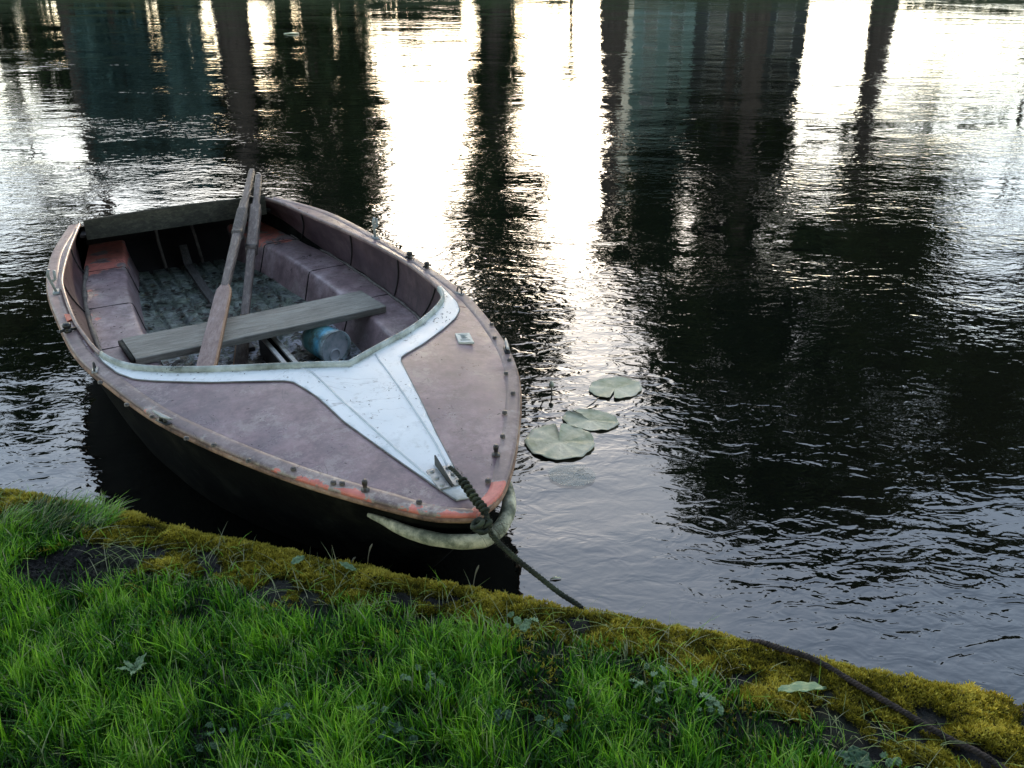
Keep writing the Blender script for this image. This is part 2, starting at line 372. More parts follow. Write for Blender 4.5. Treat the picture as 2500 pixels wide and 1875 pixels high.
keep = (d + nz * .05 > 0) & (ed > .015)
keep &= rng.uniform(0, 1, len(X)) < np.clip(.30 + (d + nz * .05) * 7, 0, 1)
keep &= rng.uniform(0, 1, len(X)) < np.clip(.95 + nz * .9, .35, 1)
hole = np.array([in_soil_hole(x, y) for x, y in zip(X, Y)]); keep &= ~hole | (rng.uniform(0, 1, len(X)) < .03)
tuft = (np.hypot((X + 1.33) / .17, (Y - 2.28) / .085) < 1); keep |= tuft & (rng.uniform(0, 1, len(X)) < .9) & (ed > .01)
X, Y, d, nz, tuft = X[keep], Y[keep], d[keep], nz[keep], tuft[keep]; n = len(X)
Z = np.array([gz(x, y) for x, y in zip(X, Y)]) - .004
L = rng.uniform(.028, .082, n) * np.clip(.60 + d * 1.6, .55, 1.15) * (1 + .35 * nz); L = np.where(rng.uniform(0, 1, n) < .03, L * 1.4, L)
L = np.where(tuft, rng.uniform(.04, .085, n), L)
cl = np.array([fbm(x * 14, y * 14, 8, 2) for x, y in zip(X, Y)])
az = 2.2 + cl * 5 + rng.normal(0, 1.0, n); lean = np.abs(rng.normal(.45, .35, n)); lean = np.where(tuft, lean * .8 + .35, lean); az = np.where(tuft, rng.normal(.6, .6, n), az)
tint = np.clip(.55 + nz * .60 + rng.normal(0, .22, n), 0, .9)
dry = rng.uniform(0, 1, n) < np.where(d < .08, .22, .045); tint = np.where(dry, rng.uniform(.92, 1, n), tint)
V, F, T = blades(np.stack([X, Y, Z], 1), L, rng.uniform(.0015, .0056, n), lean, az, tint)
go = bpy.data.objects.new("grass", new_mesh("grass", V, F, GRASSM, attrs={"tint": T})); COL.objects.link(go)
tag(go, "lush green grass blades covering the near canal bank", "grass", kind="stuff")
# straw / dead thin stems among the moss
n = 1150
X = rng.uniform(-2.2, 1.9, n); Y = np.interp(X, GLX, GLY) + rng.uniform(-.05, .13, n); k = (edge_y(X) - Y) > .03; X, Y = X[k], Y[k]; n = len(X)
Z = np.array([gz(x, y) for x, y in zip(X, Y)]) + .004
V, F, T = blades(np.stack([X, Y, Z], 1), rng.uniform(.025, .075, n), rng.uniform(.0010, .0022, n), rng.uniform(.5, 1.9, n), rng.uniform(0, 6.28, n), rng.uniform(.88, 1, n))
so = bpy.data.objects.new("dry_grass", new_mesh("dry_grass", V, F, GRASSM, attrs={"tint": T})); COL.objects.link(so)
tag(so, "thin dry straw stems lying over the mossy bank edge", "dry grass", kind="stuff")
# moss: tiny star shaped fronds
N = 120000
X = rng.uniform(-2.4, 1.9, N); dd = rng.uniform(-.010, .46, N); Y = edge_y(X) - dd
gl = np.interp(X, GLX, GLY); inside = Y < gl - .02
mz = np.array([fbm(x * 9, y * 11, 21, 4) for x, y in zip(X, Y)])
band = np.clip(1.15 - dd / .26, 0, 1)
keep = (mz * 2.2 + band * 1.35 - .26 > rng.uniform(-.10, .10, N)) & (~inside | (rng.uniform(0, 1, N) < .08))
keep &= ~np.array([in_soil_hole(x, y) for x, y in zip(X, Y)])
X, Y, dd, mz = X[keep], Y[keep], dd[keep], mz[keep]; n = len(X)
hump = .015 * np.clip(mz + .30, 0, 1)
Z = np.array([gz(x, y) for x, y in zip(X, Y)]) + hump
K = 5
az = rng.uniform(0, 6.28, (n, K)); el = rng.uniform(.25, 1.35, (n, K)); ln = rng.uniform(.006, .0145, (n, K))
C = np.stack([X, Y, Z], 1)[:, None, :]
tip = C + np.stack([np.cos(az) * np.cos(el), np.sin(az) * np.cos(el), np.sin(el)], -1) * ln[..., None]
px = np.stack([-np.sin(az), np.cos(az), np.zeros_like(az)], -1) * rng.uniform(.0009, .0018, (n, K))[..., None]
midp = C * .5 + tip * .5 + np.array([0, 0, .001])
Vm = np.stack([np.broadcast_to(C, tip.shape), midp - px, tip, midp + px], 2).reshape(-1, 3)
Fm = np.arange(n * K * 4).reshape(-1, 4)
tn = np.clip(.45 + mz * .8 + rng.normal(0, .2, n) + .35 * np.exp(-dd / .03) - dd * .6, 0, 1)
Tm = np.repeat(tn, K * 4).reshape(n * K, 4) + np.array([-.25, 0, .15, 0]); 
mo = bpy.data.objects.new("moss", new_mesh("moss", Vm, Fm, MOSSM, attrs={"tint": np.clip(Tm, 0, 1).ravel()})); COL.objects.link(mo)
tag(mo, "yellow green cushion moss along the canal bank edge", "moss", kind="stuff")

# crumbly soil clods in the bare patches
g = np.random.default_rng(3); n = 5200; X = g.uniform(-1.9, 1.7, n); dd = g.uniform(.01, .5, n); Y = edge_y(X) - dd
k = np.array([in_soil_hole(x, y) for x, y in zip(X, Y)]) | ((Y > np.interp(X, GLX, GLY) - .03) & (g.uniform(0, 1, n) < .45)); X, Y = X[k], Y[k]
X2 = g.normal(-1.20, .10, 900); Y2 = g.normal(2.06, .06, 900); X = np.r_[X, X2]; Y = np.r_[Y, Y2]; n = len(X)
Z = np.array([gz(x, y) for x, y in zip(X, Y)]); sz = g.uniform(.002, .0075, n)[:, None, None]
oc = np.array([(1, 0, 0), (0, 1, 0), (-1, 0, 0), (0, -1, 0), (0, 0, 1), (0, 0, -1)], float)[None] * g.uniform(.5, 1.2, (n, 6, 1)) + g.normal(0, .15, (n, 6, 3))
Vc = (np.stack([X, Y, Z], 1)[:, None] + oc * sz).reshape(-1, 3); q = np.array([(0, 1, 4), (1, 2, 4), (2, 3, 4), (3, 0, 4), (1, 0, 5), (2, 1, 5), (3, 2, 5), (0, 3, 5)])
Fc = ((np.arange(n) * 6)[:, None, None] + q[None]).reshape(-1, 3)
co = bpy.data.objects.new("soil_crumbs", new_mesh("soil_crumbs", Vc, Fc, SOIL, smooth=False)); COL.objects.link(co); tag(co, "crumbly dark soil in the bare patches of the bank", "soil", kind="stuff")
# broad leaves on the bank
LEAFM = m_leaf("broad_leaf", [(0, (.05, .10, .05)), (.5, (.14, .26, .13)), (1, (.33, .46, .25))], .25, .5)
def leaf_mesh(L, Wd, curl=.15, tint=.7, lobes=0, seed=0):
    r = random.Random(seed); nu, nv = 14, 5; V = []; T = []
    for i in range(nu):
        u = i / (nu - 1); w = Wd * math.sin(math.pi * min(1, .06 + u * .94)) ** .75 * (1 + lobes * math.sin(u * 26) * .25) * (1 if u < .97 else .3)
        for j in range(nv):
            v = j / (nv - 1) * 2 - 1
            V.append((v * w * .5, u * L, curl * L * (u * u) * .5 + abs(v) * w * .18 + .0025 * math.sin(u * 19 + v * 3 + seed)))
            T.append(min(1, max(0, tint - .18 * (abs(v) < .2) + r.uniform(-.1, .1))))
    F = [(i * nv + j, i * nv + j + 1, (i + 1) * nv + j + 1, (i + 1) * nv + j) for i in range(nu - 1) for j in range(nv - 1)]
    return V, F, T
def leaf_obj(name, V, F, T, mat, loc, rot, parent=None):
    me = new_mesh(name, V, F, mat, attrs={"tint": T}); o = bpy.data.objects.new(name, me); COL.objects.link(o)
    o.location = loc; o.rotation_euler = rot
    if parent: o.parent = parent
    m = o.modifiers.new("solid", 'SOLIDIFY'); m.thickness = .0008
    return o
o = leaf_obj("fallen_leaf", *leaf_mesh(.105, .045, .1, .95, .25, 3), LEAFM, (.598, 1.578, .235), (R(18), R(-14), R(-112)))
tag(o, "large pale green leaf lying on the bank left of the brown rope", "leaf")
o = leaf_obj("fallen_leaf", *leaf_mesh(.05, .02, .2, .9, 0, 5), LEAFM, (-.42, 2.03, .222), (R(10), 0, R(70))); tag(o, "small curled pale leaf lying on moss below the middle of the boat", "leaf")
o = leaf_obj("fallen_leaf", *leaf_mesh(.04, .022, .2, .85, 0, 6), LEAFM, (-.60, 2.06, .222), (R(10), R(20), R(-60))); tag(o, "tiny grey green leaf on bare soil left of the curled pale leaf", "leaf")
def weed(name, loc, nleaf, L, W_, label, cat, tint, lob, seed, stand=35):
    t = thing(name, label, cat, loc); r = random.Random(seed)
    if cat == "weed" and L < .045: nleaf = 9
    for k in range(nleaf):
        if cat == "weed" and L < .045:
            a = r.uniform(0, 6.28); d_ = r.uniform(.004, .055)
            leaf_obj("leaf", *leaf_mesh(L * r.uniform(.35, .65), W_ * r.uniform(.5, .8), -.3, tint, .1, seed * 9 + k), LEAFM, (d_ * math.cos(a), d_ * math.sin(a), .004 + r.uniform(-.012, .012)), (R(r.uniform(-10, 50)), R(r.uniform(-30, 30)), r.uniform(0, 6.28)), t); continue
        leaf_obj("leaf", *leaf_mesh(L * r.uniform(.7, 1.1), W_ * r.uniform(.8, 1.1), -.5, tint, lob, seed * 9 + k), LEAFM, (0, 0, .004), (R(stand * r.uniform(.6, 1.3)), 0, k / nleaf * 6.28 + r.uniform(-.3, .3)), t)
    return t
def wz(x, y): return gz(x, y) + .012
weed("broadleaf_weed", (.72, 1.405, wz(.72, 1.405)), 6, .05, .028, "grey green broad leaved weed at the foot of the moss bottom right", "weed", .25, .2, 1, 25)
weed("broadleaf_weed", (.83, 1.385, wz(.83, 1.385)), 5, .036, .026, "bright green round leaved weed in the bottom right corner", "weed", .98, .1, 2, 25)
weed("dandelion_plant", (-.862, 1.63, wz(-.862, 1.63) + .03), 8, .045, .012, "jagged bright dandelion rosette low in the left grass", "weed", 1.0, .45, 3, 50)
weed("clover_plant", (-.33, 1.53, wz(-.33, 1.53) + .02), 6, .035, .02, "pale clover plant near the bottom middle of the grass", "weed", .75, .1, 4, 30)
for i, (x, y, tn) in enumerate([(-.25, 1.45, .25), (-.50, 1.50, .3), (-.05, 1.50, .25), (-.20, 1.62, .9), (.33, 1.60, .95), (.45, 1.55, .95), (.03, 1.80, 1.0), (-.40, 1.38, .2), (-.62, 1.42, .25), (.10, 1.47, .35)]):
    weed("ground_ivy", (x, y, wz(x, y) + .022), 7, .042, .024, ["dusky ground ivy in the shaded hollow at bottom centre", "dusky ground ivy left of the shaded hollow", "grey ground ivy right of the shaded hollow", "bright leaved sprig above the shaded hollow", "bright sprig at the grass edge below the moss", "second bright sprig nearer the large pale leaf", "small bright clover in the moss margin below the mooring rope", "dark ivy leaves at the bottom edge left of centre", "dark ivy leaves near the bottom left", "grey ivy leaves below the grass centre"][i], "weed", tn, .15, 20 + i, 30)
# tall thin stems at the edge
STEMM = m_noise("dry_stem", [(.10, .09, .06), (.26, .23, .17)], 30, .8, .001)
for i, (x, y, h_, lab) in enumerate([(-.401, 2.10, .075, "tall dark grass stem standing on the moss beneath the boat's side"), (-.105, 1.99, .085, "thin grass stem standing at the edge left of the mooring rope"), (-.45, 2.10, .03, "short bent stem left of the tall dark stem")]):
    z = gz(x, y); mb = MB(); pts = [(0, 0, 0), (.004, 0, h_ * .4), (.010, .003, h_ * .75), (.018, .004, h_)]
    mb.tube(catmull(pts, 9), [.0011] * 5 + [.0017, .0026, .0024, .0008], 6); o = mb.build("grass_stem", [STEMM], loc=(x, y, z)); tag(o, lab, "grass stem", "tall stems on the bank edge")

# ------------------------------------------------------------------ the rowing boat
YAW = .5262; BO = Vector((-.0683 * 1.385, 1.468 * 1.385, 0))
RZ = Matrix.Rotation(YAW, 4, 'Z')
def bw(w, s, z=0): return BO + RZ @ Vector((w, s, z))
OPT = [(0, 0), (-.06, .035), (-.121, .089), (-.26, .28), (-.379, .473), (-.508, .729), (-.615, .993), (-.692, 1.283), (-.754, 1.576), (-.772, 1.931), (-.766, 2.395), (-.70, 2.85), (-.566, 3.309)]
OSB = [(0, 0), (.06, .03), (.121, .072), (.248, .228), (.434, .512), (.562, .766), (.648, 1.053), (.716, 1.409), (.735, 1.796), (.715, 2.272), (.66, 2.852), (.518, 3.30)]
IPT = [(.019, .941), (-.069, .985), (-.272, 1.092), (-.393, 1.162), (-.509, 1.244), (-.602, 1.335), (-.654, 1.425), (-.688, 1.54), (-.710, 1.728), (-.722, 1.937), (-.715, 2.304), (-.694, 2.5), (-.627, 2.83), (-.524, 3.257)]
ISB = [(.019, .941), (.178, 1.034), (.322, 1.121), (.457, 1.233), (.57, 1.355), (.615, 1.438), (.635, 1.52), (.650, 1.693), (.652, 1.922), (.606, 2.362), (.521, 2.809), (.475, 3.111), (.418, 3.246)]
op, os_ = np.array(OPT), np.array(OSB)
def Wd_(s): return (np.interp(s, op[:, 1], -op[:, 0]) + np.interp(s, os_[:, 1], os_[:, 0])) / 2
def dh(w, s):
    W0 = max(float(Wd_(s)), .02); u = min(1, abs(w) / W0); t = min(1, max(0, s) / .9); t = t * t * (3 - 2 * t)
    return .40 + .035 * t * (1 - u * u)
OPc = resample(catmull(OPT, 160), 110); OSc = resample(catmull(OSB, 160), 110)
IPc = resample([IPT[0]] + [tuple(p) for p in catmull(IPT[1:], 120)], 90); ISc = resample([ISB[0]] + [tuple(p) for p in catmull(ISB[1:], 120)], 90)
boat = thing("rowing_boat", "weathered mauve rowing boat with white bow panel, moored at the mossy bank", "boat", tuple(BO), YAW)
def sheet(outline, grid=.022, hf=dh, off=0.0, thick=0.0, wearf=None, name="sheet", mats=(), parent=None):
    ol = [Vector((float(p[0]), float(p[1]))) for p in outline]; P = np.array(outline)
    x0, y0 = P.min(0); x1, y1 = P.max(0); pts = list(ol)
    for gx in np.arange(x0 + grid / 2, x1, grid):
        for gy_ in np.arange(y0 + grid / 2, y1, grid): pts.append(Vector((float(gx) + 1e-4 * random.random(), float(gy_))))
    r = delaunay_2d_cdt(pts, [], [list(range(len(ol)))], 1, 1e-5)
    V2, F = r[0], [list(f) for f in r[2]]
    used = sorted({i for f in F for i in f}); mp = {a: b for b, a in enumerate(used)}
    V = [(V2[i].x, V2[i].y, hf(V2[i].x, V2[i].y) + off) for i in used]; F = [tuple(mp[i] for i in f) for f in F]
    a, b, c = (Vector(V[i]) for i in F[0])
    if (b - a).cross(c - a).z < 0: F = [f[::-1] for f in F]
    wr = [wearf(v[0], v[1]) for v in V] if wearf else [0.0] * len(V)
    me = new_mesh(name, V, F, mats, attrs={"wear": wr}); o = bpy.data.objects.new(name, me); COL.objects.link(o)
    if parent: o.parent = parent
    if thick:
        m = o.modifiers.new("solid", 'SOLIDIFY'); m.thickness = thick; m.offset = -1
    return o
def edge_d(w, s):
    P = OPc if w < 0 else OSc
    return float(np.min(np.hypot(P[:, 0] - w, P[:, 1] - s)))
def deck_wear(w, s):
    e = edge_d(w, s); bow = max(0, 1 - s / .42)
    k = max(0, 1 - e / .07) * (1.0 if w < .15 else .35) * max(0, 1 - max(0, s - .9) / .5) * .55
    return min(1, k + bow * .42 * max(0, 1 - e / .12))
outline = [tuple(p) for p in OPc] + [tuple(p) for p in IPc[::-1]] + [tuple(p) for p in ISc[1:]] + [tuple(p) for p in OSc[::-1][:-1]]
sheet(outline, .024, name="deck", mats=[MAUVE], parent=boat, thick=.006, wearf=deck_wear)
# rim band
def inset(C, k):
    out = []
    for i in range(len(C)):
        t = C[min(i + 1, len(C) - 1)] - C[max(i - 1, 0)]; t = t / np.linalg.norm(t); out.append((C[i][0] - t[1] * k, C[i][1] + t[0] * k))
    return out
def rim(C, sgn):
    mb = MB(); P = []
    ks = [(0.044, -.0005), (.0425, .0014), (.030, .0026), (.008, .0030), (.0, .0024), (-.0035, -.003), (-.003, -.010), (.004, -.014)]
    start = 0
    for i in range(start, len(C)):
        t = C[min(i + 1, len(C) - 1)] - C[max(i - 1, 0)]; t = t / np.linalg.norm(t)
        if i == 0: t = np.array([float(sgn), 0.0])
        nrm = np.array([-t[1], t[0]]) * sgn; sc = min(1, .55 + i * .06)
        row = []
        for k, dz in ks:
            q = C[i] + nrm * (k * sc if k > 0 else k)
            if sgn * -1 * q[0] > .0 and False: pass
            row.append((q[0], q[1], (dh(*q) if k > 0 else .40) + dz))
        P.append(row)
    wr = [deck_wear(p[0], p[1]) for r_ in P for p in r_]
    mb.grid(P if sgn < 0 else [r_[::-1] for r_ in P], w=wr)
    return mb.build("gunwale_rim", [RIMM], boat)
rim(OPc, -1); rim(OSc, 1)
# rubbing strake and hull
mb = MB(); mb.tube([(p[0], p[1], .382) for p in OPc[::-1]] + [(p[0], p[1], .382) for p in OSc[1:]], [.0085] * (len(OPc) + len(OSc) - 1), 8); mb.build("rubbing_strake", [STRAKE], boat)
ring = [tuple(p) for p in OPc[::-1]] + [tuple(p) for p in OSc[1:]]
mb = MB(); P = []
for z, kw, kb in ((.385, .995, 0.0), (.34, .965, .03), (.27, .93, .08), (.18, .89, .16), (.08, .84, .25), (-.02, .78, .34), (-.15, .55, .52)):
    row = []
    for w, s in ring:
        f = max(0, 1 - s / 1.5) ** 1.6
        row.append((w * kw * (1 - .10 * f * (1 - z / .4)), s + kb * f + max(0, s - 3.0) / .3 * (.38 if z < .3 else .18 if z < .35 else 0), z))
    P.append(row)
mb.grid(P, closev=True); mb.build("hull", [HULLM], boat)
# white bow panel with side arms
WP = [(-.699, 1.567), (-.688, 1.466), (-.661, 1.348), (-.62, 1.262), (-.564, 1.205), (-.415, 1.082), (-.261, .985), (-.205, .950), (-.181, .925), (-.165, .86), (-.148, .78), (-.131, .60), (-.090, .407), (-.050, .227), (-.017, .077)]
WS_ = [(.021, .071), (.047, .201), (.088, .415), (.125, .585), (.151, .713), (.180, .85), (.190, .895), (.205, .925), (.235, .948), (.32, .999), (.452, 1.102), (.546, 1.187), (.605, 1.262), (.637, 1.348), (.652, 1.445), (.667, 1.55)]
inn_p = [tuple(p) for p in IPc if p[1] < 1.60 or abs(p[0]) < .5]; inn_s = [tuple(p) for p in ISc if p[1] < 1.56 or abs(p[0]) < .4]
out_w = inn_s[::-1][:-1] + inn_p + WP + WS_
def panel_wear(w, s): return max(0, 1 - s / .42) * .9 + .75 * max(0, 1 - min(float(np.min(np.hypot(IPc[:, 0] - w, IPc[:, 1] - s))), float(np.min(np.hypot(ISc[:, 0] - w, ISc[:, 1] - s)))) / .035)
sheet(out_w, .02, off=.0045, name="bow_panel", mats=[WHITE], parent=boat, thick=.004, wearf=panel_wear)
RG = [(-.125, 1.005), (-.106, .955), (-.095, .80), (-.091, .726), (-.064, .467), (-.037, .245), (-.028, .18)]
RG2 = [(.135, .985), (.124, .92), (.118, .85), (.084, .548), (.058, .353), (.024, .17)]
RIDGE = m_noise("panel_ridge", [(.40, .44, .46), (.66, .71, .74)], 14, .4, .001)
for g in (RG, RG2):
    c = catmull(g, 50); mb = MB(); mb.tube([(p[0], p[1], dh(p[0], p[1]) + .0045) for p in c], .0038, 6); mb.build("panel_ridge", [RIDGE], boat)
mb = MB()
for pl in (WP, WS_):
    c = resample(pl, 90); mb.tube([(p[0], p[1], dh(p[0], p[1]) + .003) for p in c], .0024, 6)
mb.build("panel_edging", [m_noise("panel_seam", [(.09, .09, .085), (.26, .26, .25)], 20, .6, .001)], boat)
# coaming lip: broad at the front, thin along the sides
loop = [(p[0], p[1]) for p in IPc[::-1]] + [(p[0], p[1]) for p in ISc[1:]]
fr = [p for p in loop if p[1] < 1.52]; mb = MB()
mb.tube([(p[0], p[1], dh(*p) + .008) for p in fr], .0085, 10, rz=.016); mb.build("front_coaming", [LIPM], boat)
for sgn in (-1, 1):
    sd_ = [p for p in loop if p[1] >= 1.50 and p[0] * sgn > 0]; mb = MB()
    mb.tube([(p[0], p[1], dh(*p) + .007) for p in sd_], .0065, 8, rz=.009); mb.build("side_coaming", [RIMM], boat)
WB = lambda s: float(np.interp(s, [.9, 1.2, 1.5, 1.8, 2.12, 2.38, 2.64, 2.91, 3.17, 3.62], [.44, .53, .61, .650, .648, .641, .625, .594, .545, .455]))
BI = lambda s: float(np.interp(s, [.9, 1.2, 1.5, 1.82, 2.09, 2.36, 2.63, 2.9, 3.2, 3.62], [.38, .42, .448, .458, .451, .441, .422, .393, .350, .285]))
FHf = lambda s: float(np.interp(s, [.9, 2, 2.58, 3.1, 3.45], [.34, .405, .39, .325, .26]))
def inn_w(s, sgn):
    P = IPc if sgn < 0 else ISc; Q = [p for p in P if p[1] > 1.25 and p[0] * sgn > .4]; Q = np.array(Q)
    return abs(float(np.interp(s, Q[:, 1], Q[:, 0])))
DARKSEAM = m_noise("dark_seam", [(.008, .007, .007), (.03, .026, .024)], 30, .9, .001)
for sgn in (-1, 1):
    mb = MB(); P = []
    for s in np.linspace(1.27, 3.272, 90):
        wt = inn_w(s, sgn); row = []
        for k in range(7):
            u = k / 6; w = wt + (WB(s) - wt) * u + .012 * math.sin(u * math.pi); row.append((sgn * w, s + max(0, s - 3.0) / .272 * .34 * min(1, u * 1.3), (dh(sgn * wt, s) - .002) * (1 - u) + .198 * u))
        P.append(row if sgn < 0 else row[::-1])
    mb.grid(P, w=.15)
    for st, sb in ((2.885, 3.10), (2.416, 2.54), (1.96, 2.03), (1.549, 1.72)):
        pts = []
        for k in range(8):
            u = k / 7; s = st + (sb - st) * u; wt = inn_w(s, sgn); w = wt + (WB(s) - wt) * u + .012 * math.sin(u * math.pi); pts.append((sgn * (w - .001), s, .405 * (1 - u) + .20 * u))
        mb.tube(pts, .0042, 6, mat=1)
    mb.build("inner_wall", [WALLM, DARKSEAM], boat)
    # bench: flat top with rounded edge and sloping front down to the floor
    mb = MB(); P = []; wr = []
    for s in np.linspace(1.15, 3.615, 120):
        a, b = WB(s) + .012, BI(s); f = FHf(s)
        sec = [(a, .198)] + [(a + (b + .014 - a) * u, .200 + .002 * math.sin(u * 3)) for u in (.15, .3, .45, .6, .75, .9, 1)] + [(b + .006, .1975), (b + .001, .192), (b - .003, .183), (b + (f - b) * .5, .12), (f, .046)]
        P.append([(sgn * w, s, z) for w, z in (sec if sgn < 0 else sec[::-1])])
        k = max(0, (s - 3.03) / .3); aft = (.66 if sgn < 0 else .52) * min(1, k * 3)
        for w, z in (sec if sgn < 0 else sec[::-1]): wr.append(aft * (1 if z > .15 else .2) + (.25 if (w > b + .1 and 2.4 < s < 2.95 and sgn < 0) else 0))
    mb.grid(P, w=wr)
    for s in (3.13, 2.585, 2.08):
        mb.tube([(sgn * w, s + (w - .5) * .03, z) for w, z in ((WB(s), .2005), (BI(s) + .02, .2005), (BI(s) + .003, .195), (BI(s) - .004, .18), (FHf(s), .05))], .0032, 6, mat=1)
    mb.build("bench", [BENCHM, DARKSEAM], boat)
    # grimy bead where bench meets wall
    mb = MB(); ss = np.linspace(1.5 if sgn > 0 else 1.75, 3.2, 60)
    mb.tube([(sgn * (WB(s) - .004), s, .205 + .002 * math.sin(s * 30)) for s in ss], [(.011 if sgn < 0 else .006) * (1 + .2 * math.sin(s * 23)) for s in ss], 8); mb.build("bench_hose" if sgn < 0 else "bench_sealant", [GRIME], boat)
# floor with boards
mb = MB(); P = []
ws = np.linspace(-1, 1, 121)
for s in np.linspace(.9, 3.45, 76):
    f = FHf(s) + .004; row = []
    for u in ws:
        w = u * f; g = min(abs(w - c) for c in (-.29, -.20, -.115, -.045, .055, .135, .215, .30)); row.append((w, s, .05 + (-.014 if g < .009 else 0) + .004 * fbm(w * 9, s * 9, 4, 3)))
    P.append(row)
mb.grid(P[::-1]); mb.build("floor", [FLOORM], boat)
mb = MB(); mb.tube([(-.03, 2.1, .058), (-.025, 2.6, .058), (-.02, 3.0, .062), (-.012, 3.35, .075), (-.012, 3.43, .17)], [.03] * 5, 4, rz=.016, phase=math.pi / 4); auto_sharp(mb.build("keel_batten", [m_wood("batten_wood", (.03, .03, .025), (.09, .08, .07), (.17, .155, .14), (8, 1.5, 8))], boat))
# transom and its boards
mb = MB(); mb.grid([[(w, 3.43, .03), (w, 3.62, .18), (w, 3.47, .345), (w, 3.49, .345), (w, 3.65, .18), (w, 3.46, .03)] for w in (-.48, .46)], closev=True); mb.prism([(-.535, 3.24), (.45, 3.24), (.42, 3.48), (-.48, 3.48)], .3455, .36, 0, .002); mb.build("transom", [m_noise("dark_transom", [(.006, .005, .005), (.022, .016, .015)], 8, .8, .002)], boat, smooth=False)
mb = MB(); P = []
for i in range(41):
    u = i / 40; w = -.505 + u * .925; c = .012 * math.sin(u * math.pi); s0 = 3.222; zt = .438 + c + .002 * fbm(w * 20, 0, 0, 2); zb = .338
    P.append([(w, s0, zb), (w, s0, zt - .004), (w, s0 + .003, zt), (w, s0 + .012, zt), (w, s0 + .015, zt - .004), (w, s0 + .015, zb)])
mb.grid(P, closev=True); n0 = len(mb.v); mb.f += [(0, 1, 2, 3, 4, 5), tuple(range(n0 - 6, n0))[::-1]]; mb.m += [0, 0]; auto_sharp(mb.build("transom_board", [TRANW], boat))
for w, dz in ((-.13, .02), (.07, .0)):
    mb = MB(); mb.tube([(w - .02 + dz, 3.50, .335), (w, 3.47, .2), (w + .01, 3.42, .06)], .009, 6); mb.build("transom_rib", [GRIME], boat)
# centreboard case
mb = MB(); x0, x1, sa, sb_ = -.008, .052, 1.45, 2.035
def slot(x0, x1, sa, sb_, r, n=6):
    return None
out = [(x0, sa), (x1, sa), (x1, sb_ - .008), (x1 - .008, sb_), (x0 + .008, sb_), (x0, sb_ - .008)]
inn = [(x0 + .018, sa + .03), (x1 - .018, sa + .03), (x1 - .018, sb_ - .035), (x1 - .022, sb_ - .026), (x0 + .022, sb_ - .026), (x0 + .018, sb_ - .035)]
V = [(x, y, .160) for x, y in out] + [(x, y, .160) for x, y in inn] + [(x, y, .150) for x, y in out] + [(x, y, .150) for x, y in inn]
F = []
for i in range(6):
    j = (i + 1) % 6; F += [(i, j, 6 + j, 6 + i), (12 + j, 12 + i, 18 + i, 18 + j), (12 + i, 12 + j, j, i), (6 + i, 6 + j, 18 + j, 18 + i)]
mb.add(V, F); case = mb.build("centreboard_case", [CASEM], boat, smooth=False)
mb = MB()
mb.box((x0 + .002, sa, .045), (x0 + .014, sb_ - .004, .149)); mb.box((x1 - .014, sa, .045), (x1 - .002, sb_ - .004, .149)); mb.box((x0 + .0145, sb_ - .018, .045), (x1 - .0145, sb_ - .005, .149)); mb.build("case_side", [CASED], case, smooth=False)
# fittings -------------------------------------------------
SL = [(-.675, 1.087), (-.622, .964), (-.561, .772), (-.501, .69), (-.438, .552), (-.343, .441), (-.271, .318), (-.252, .301), (-.108, .115), (-.722, 1.30), (.650, 1.084), (.594, .962), (.546, .770), (.480, .678), (.427, .541), (.335, .434), (.256, .308), (.100, .115)]
stud = None
for i, (w, s) in enumerate(SL):
    if stud is None:
        mb = MB(); mb.lathe((0, 0, 0), [(0.0001, .0085), (.0055, .0085), (.0078, .0065), (.0080, .001), (.0085, 0)], 12); stud = mb.build("canopy_stud", [BRONZE], boat); o = stud
    else:
        o = stud.copy(); COL.objects.link(o); o.parent = boat
    o.location = (w, s, dh(w, s) + .0045); o.rotation_euler = (0, 0, i)
for w, s in ((-.208, .244), (.189, .229)):
    mb = MB(); z = dh(w, s) + .003; mb.lathe((w, s, z), [(.012, 0), (.012, .004), (.006, .005), (.0065, .018), (.008, .019), (.008, .030), (.005, .034), (.0001, .034)], 12); mb.build("lashing_peg", [BRONZE], boat)
for w, s, k in ((-.757, 1.823, 1.5), (.716, 1.796, 1.1), (.703, 1.95, 1.3)):
    mb = MB(); z = dh(w, s) + .004; mb.lathe((w, s, z), [(.009 * k, 0), (.009 * k, .008 * k), (.006 * k, .010 * k), (.010 * k, .013 * k), (.011 * k, .020 * k), (.007 * k, .024 * k), (.0001, .024 * k)], 12)
    mb.tube([(w - .018 * k, s - .008, z + .01), (w, s, z + .012), (w + .02 * k, s + .006, z + .006)], .004 * k, 6); mb.build("black_knob", [BLACK], boat)
for w, s, a in ((-.598, .915, -1.16), (.582, .850, 1.16)):
    mb = MB(); z = dh(w, s) + .004; c, q = math.cos(a), math.sin(a)
    def L3(x, y, zz): return (w + x * c - y * q, s + x * q + y * c, z + zz)
    mb.tube([L3(-.048, 0, .026), L3(-.030, 0, .023), L3(0, 0, .021), L3(.030, 0, .023), L3(.048, 0, .026)], [.003, .0055, .007, .0055, .003], 8, mat=1)
    for sx in (-.012, .012): mb.tube([L3(sx, 0, 0), L3(sx * .8, 0, .018)], [.008, .005], 8)
    mb.tube([L3(-.028, 0, .002), L3(.028, 0, .002)], .011, 8, rz=.003); mb.build("horn_cleat", [BLACK, STEEL], boat)
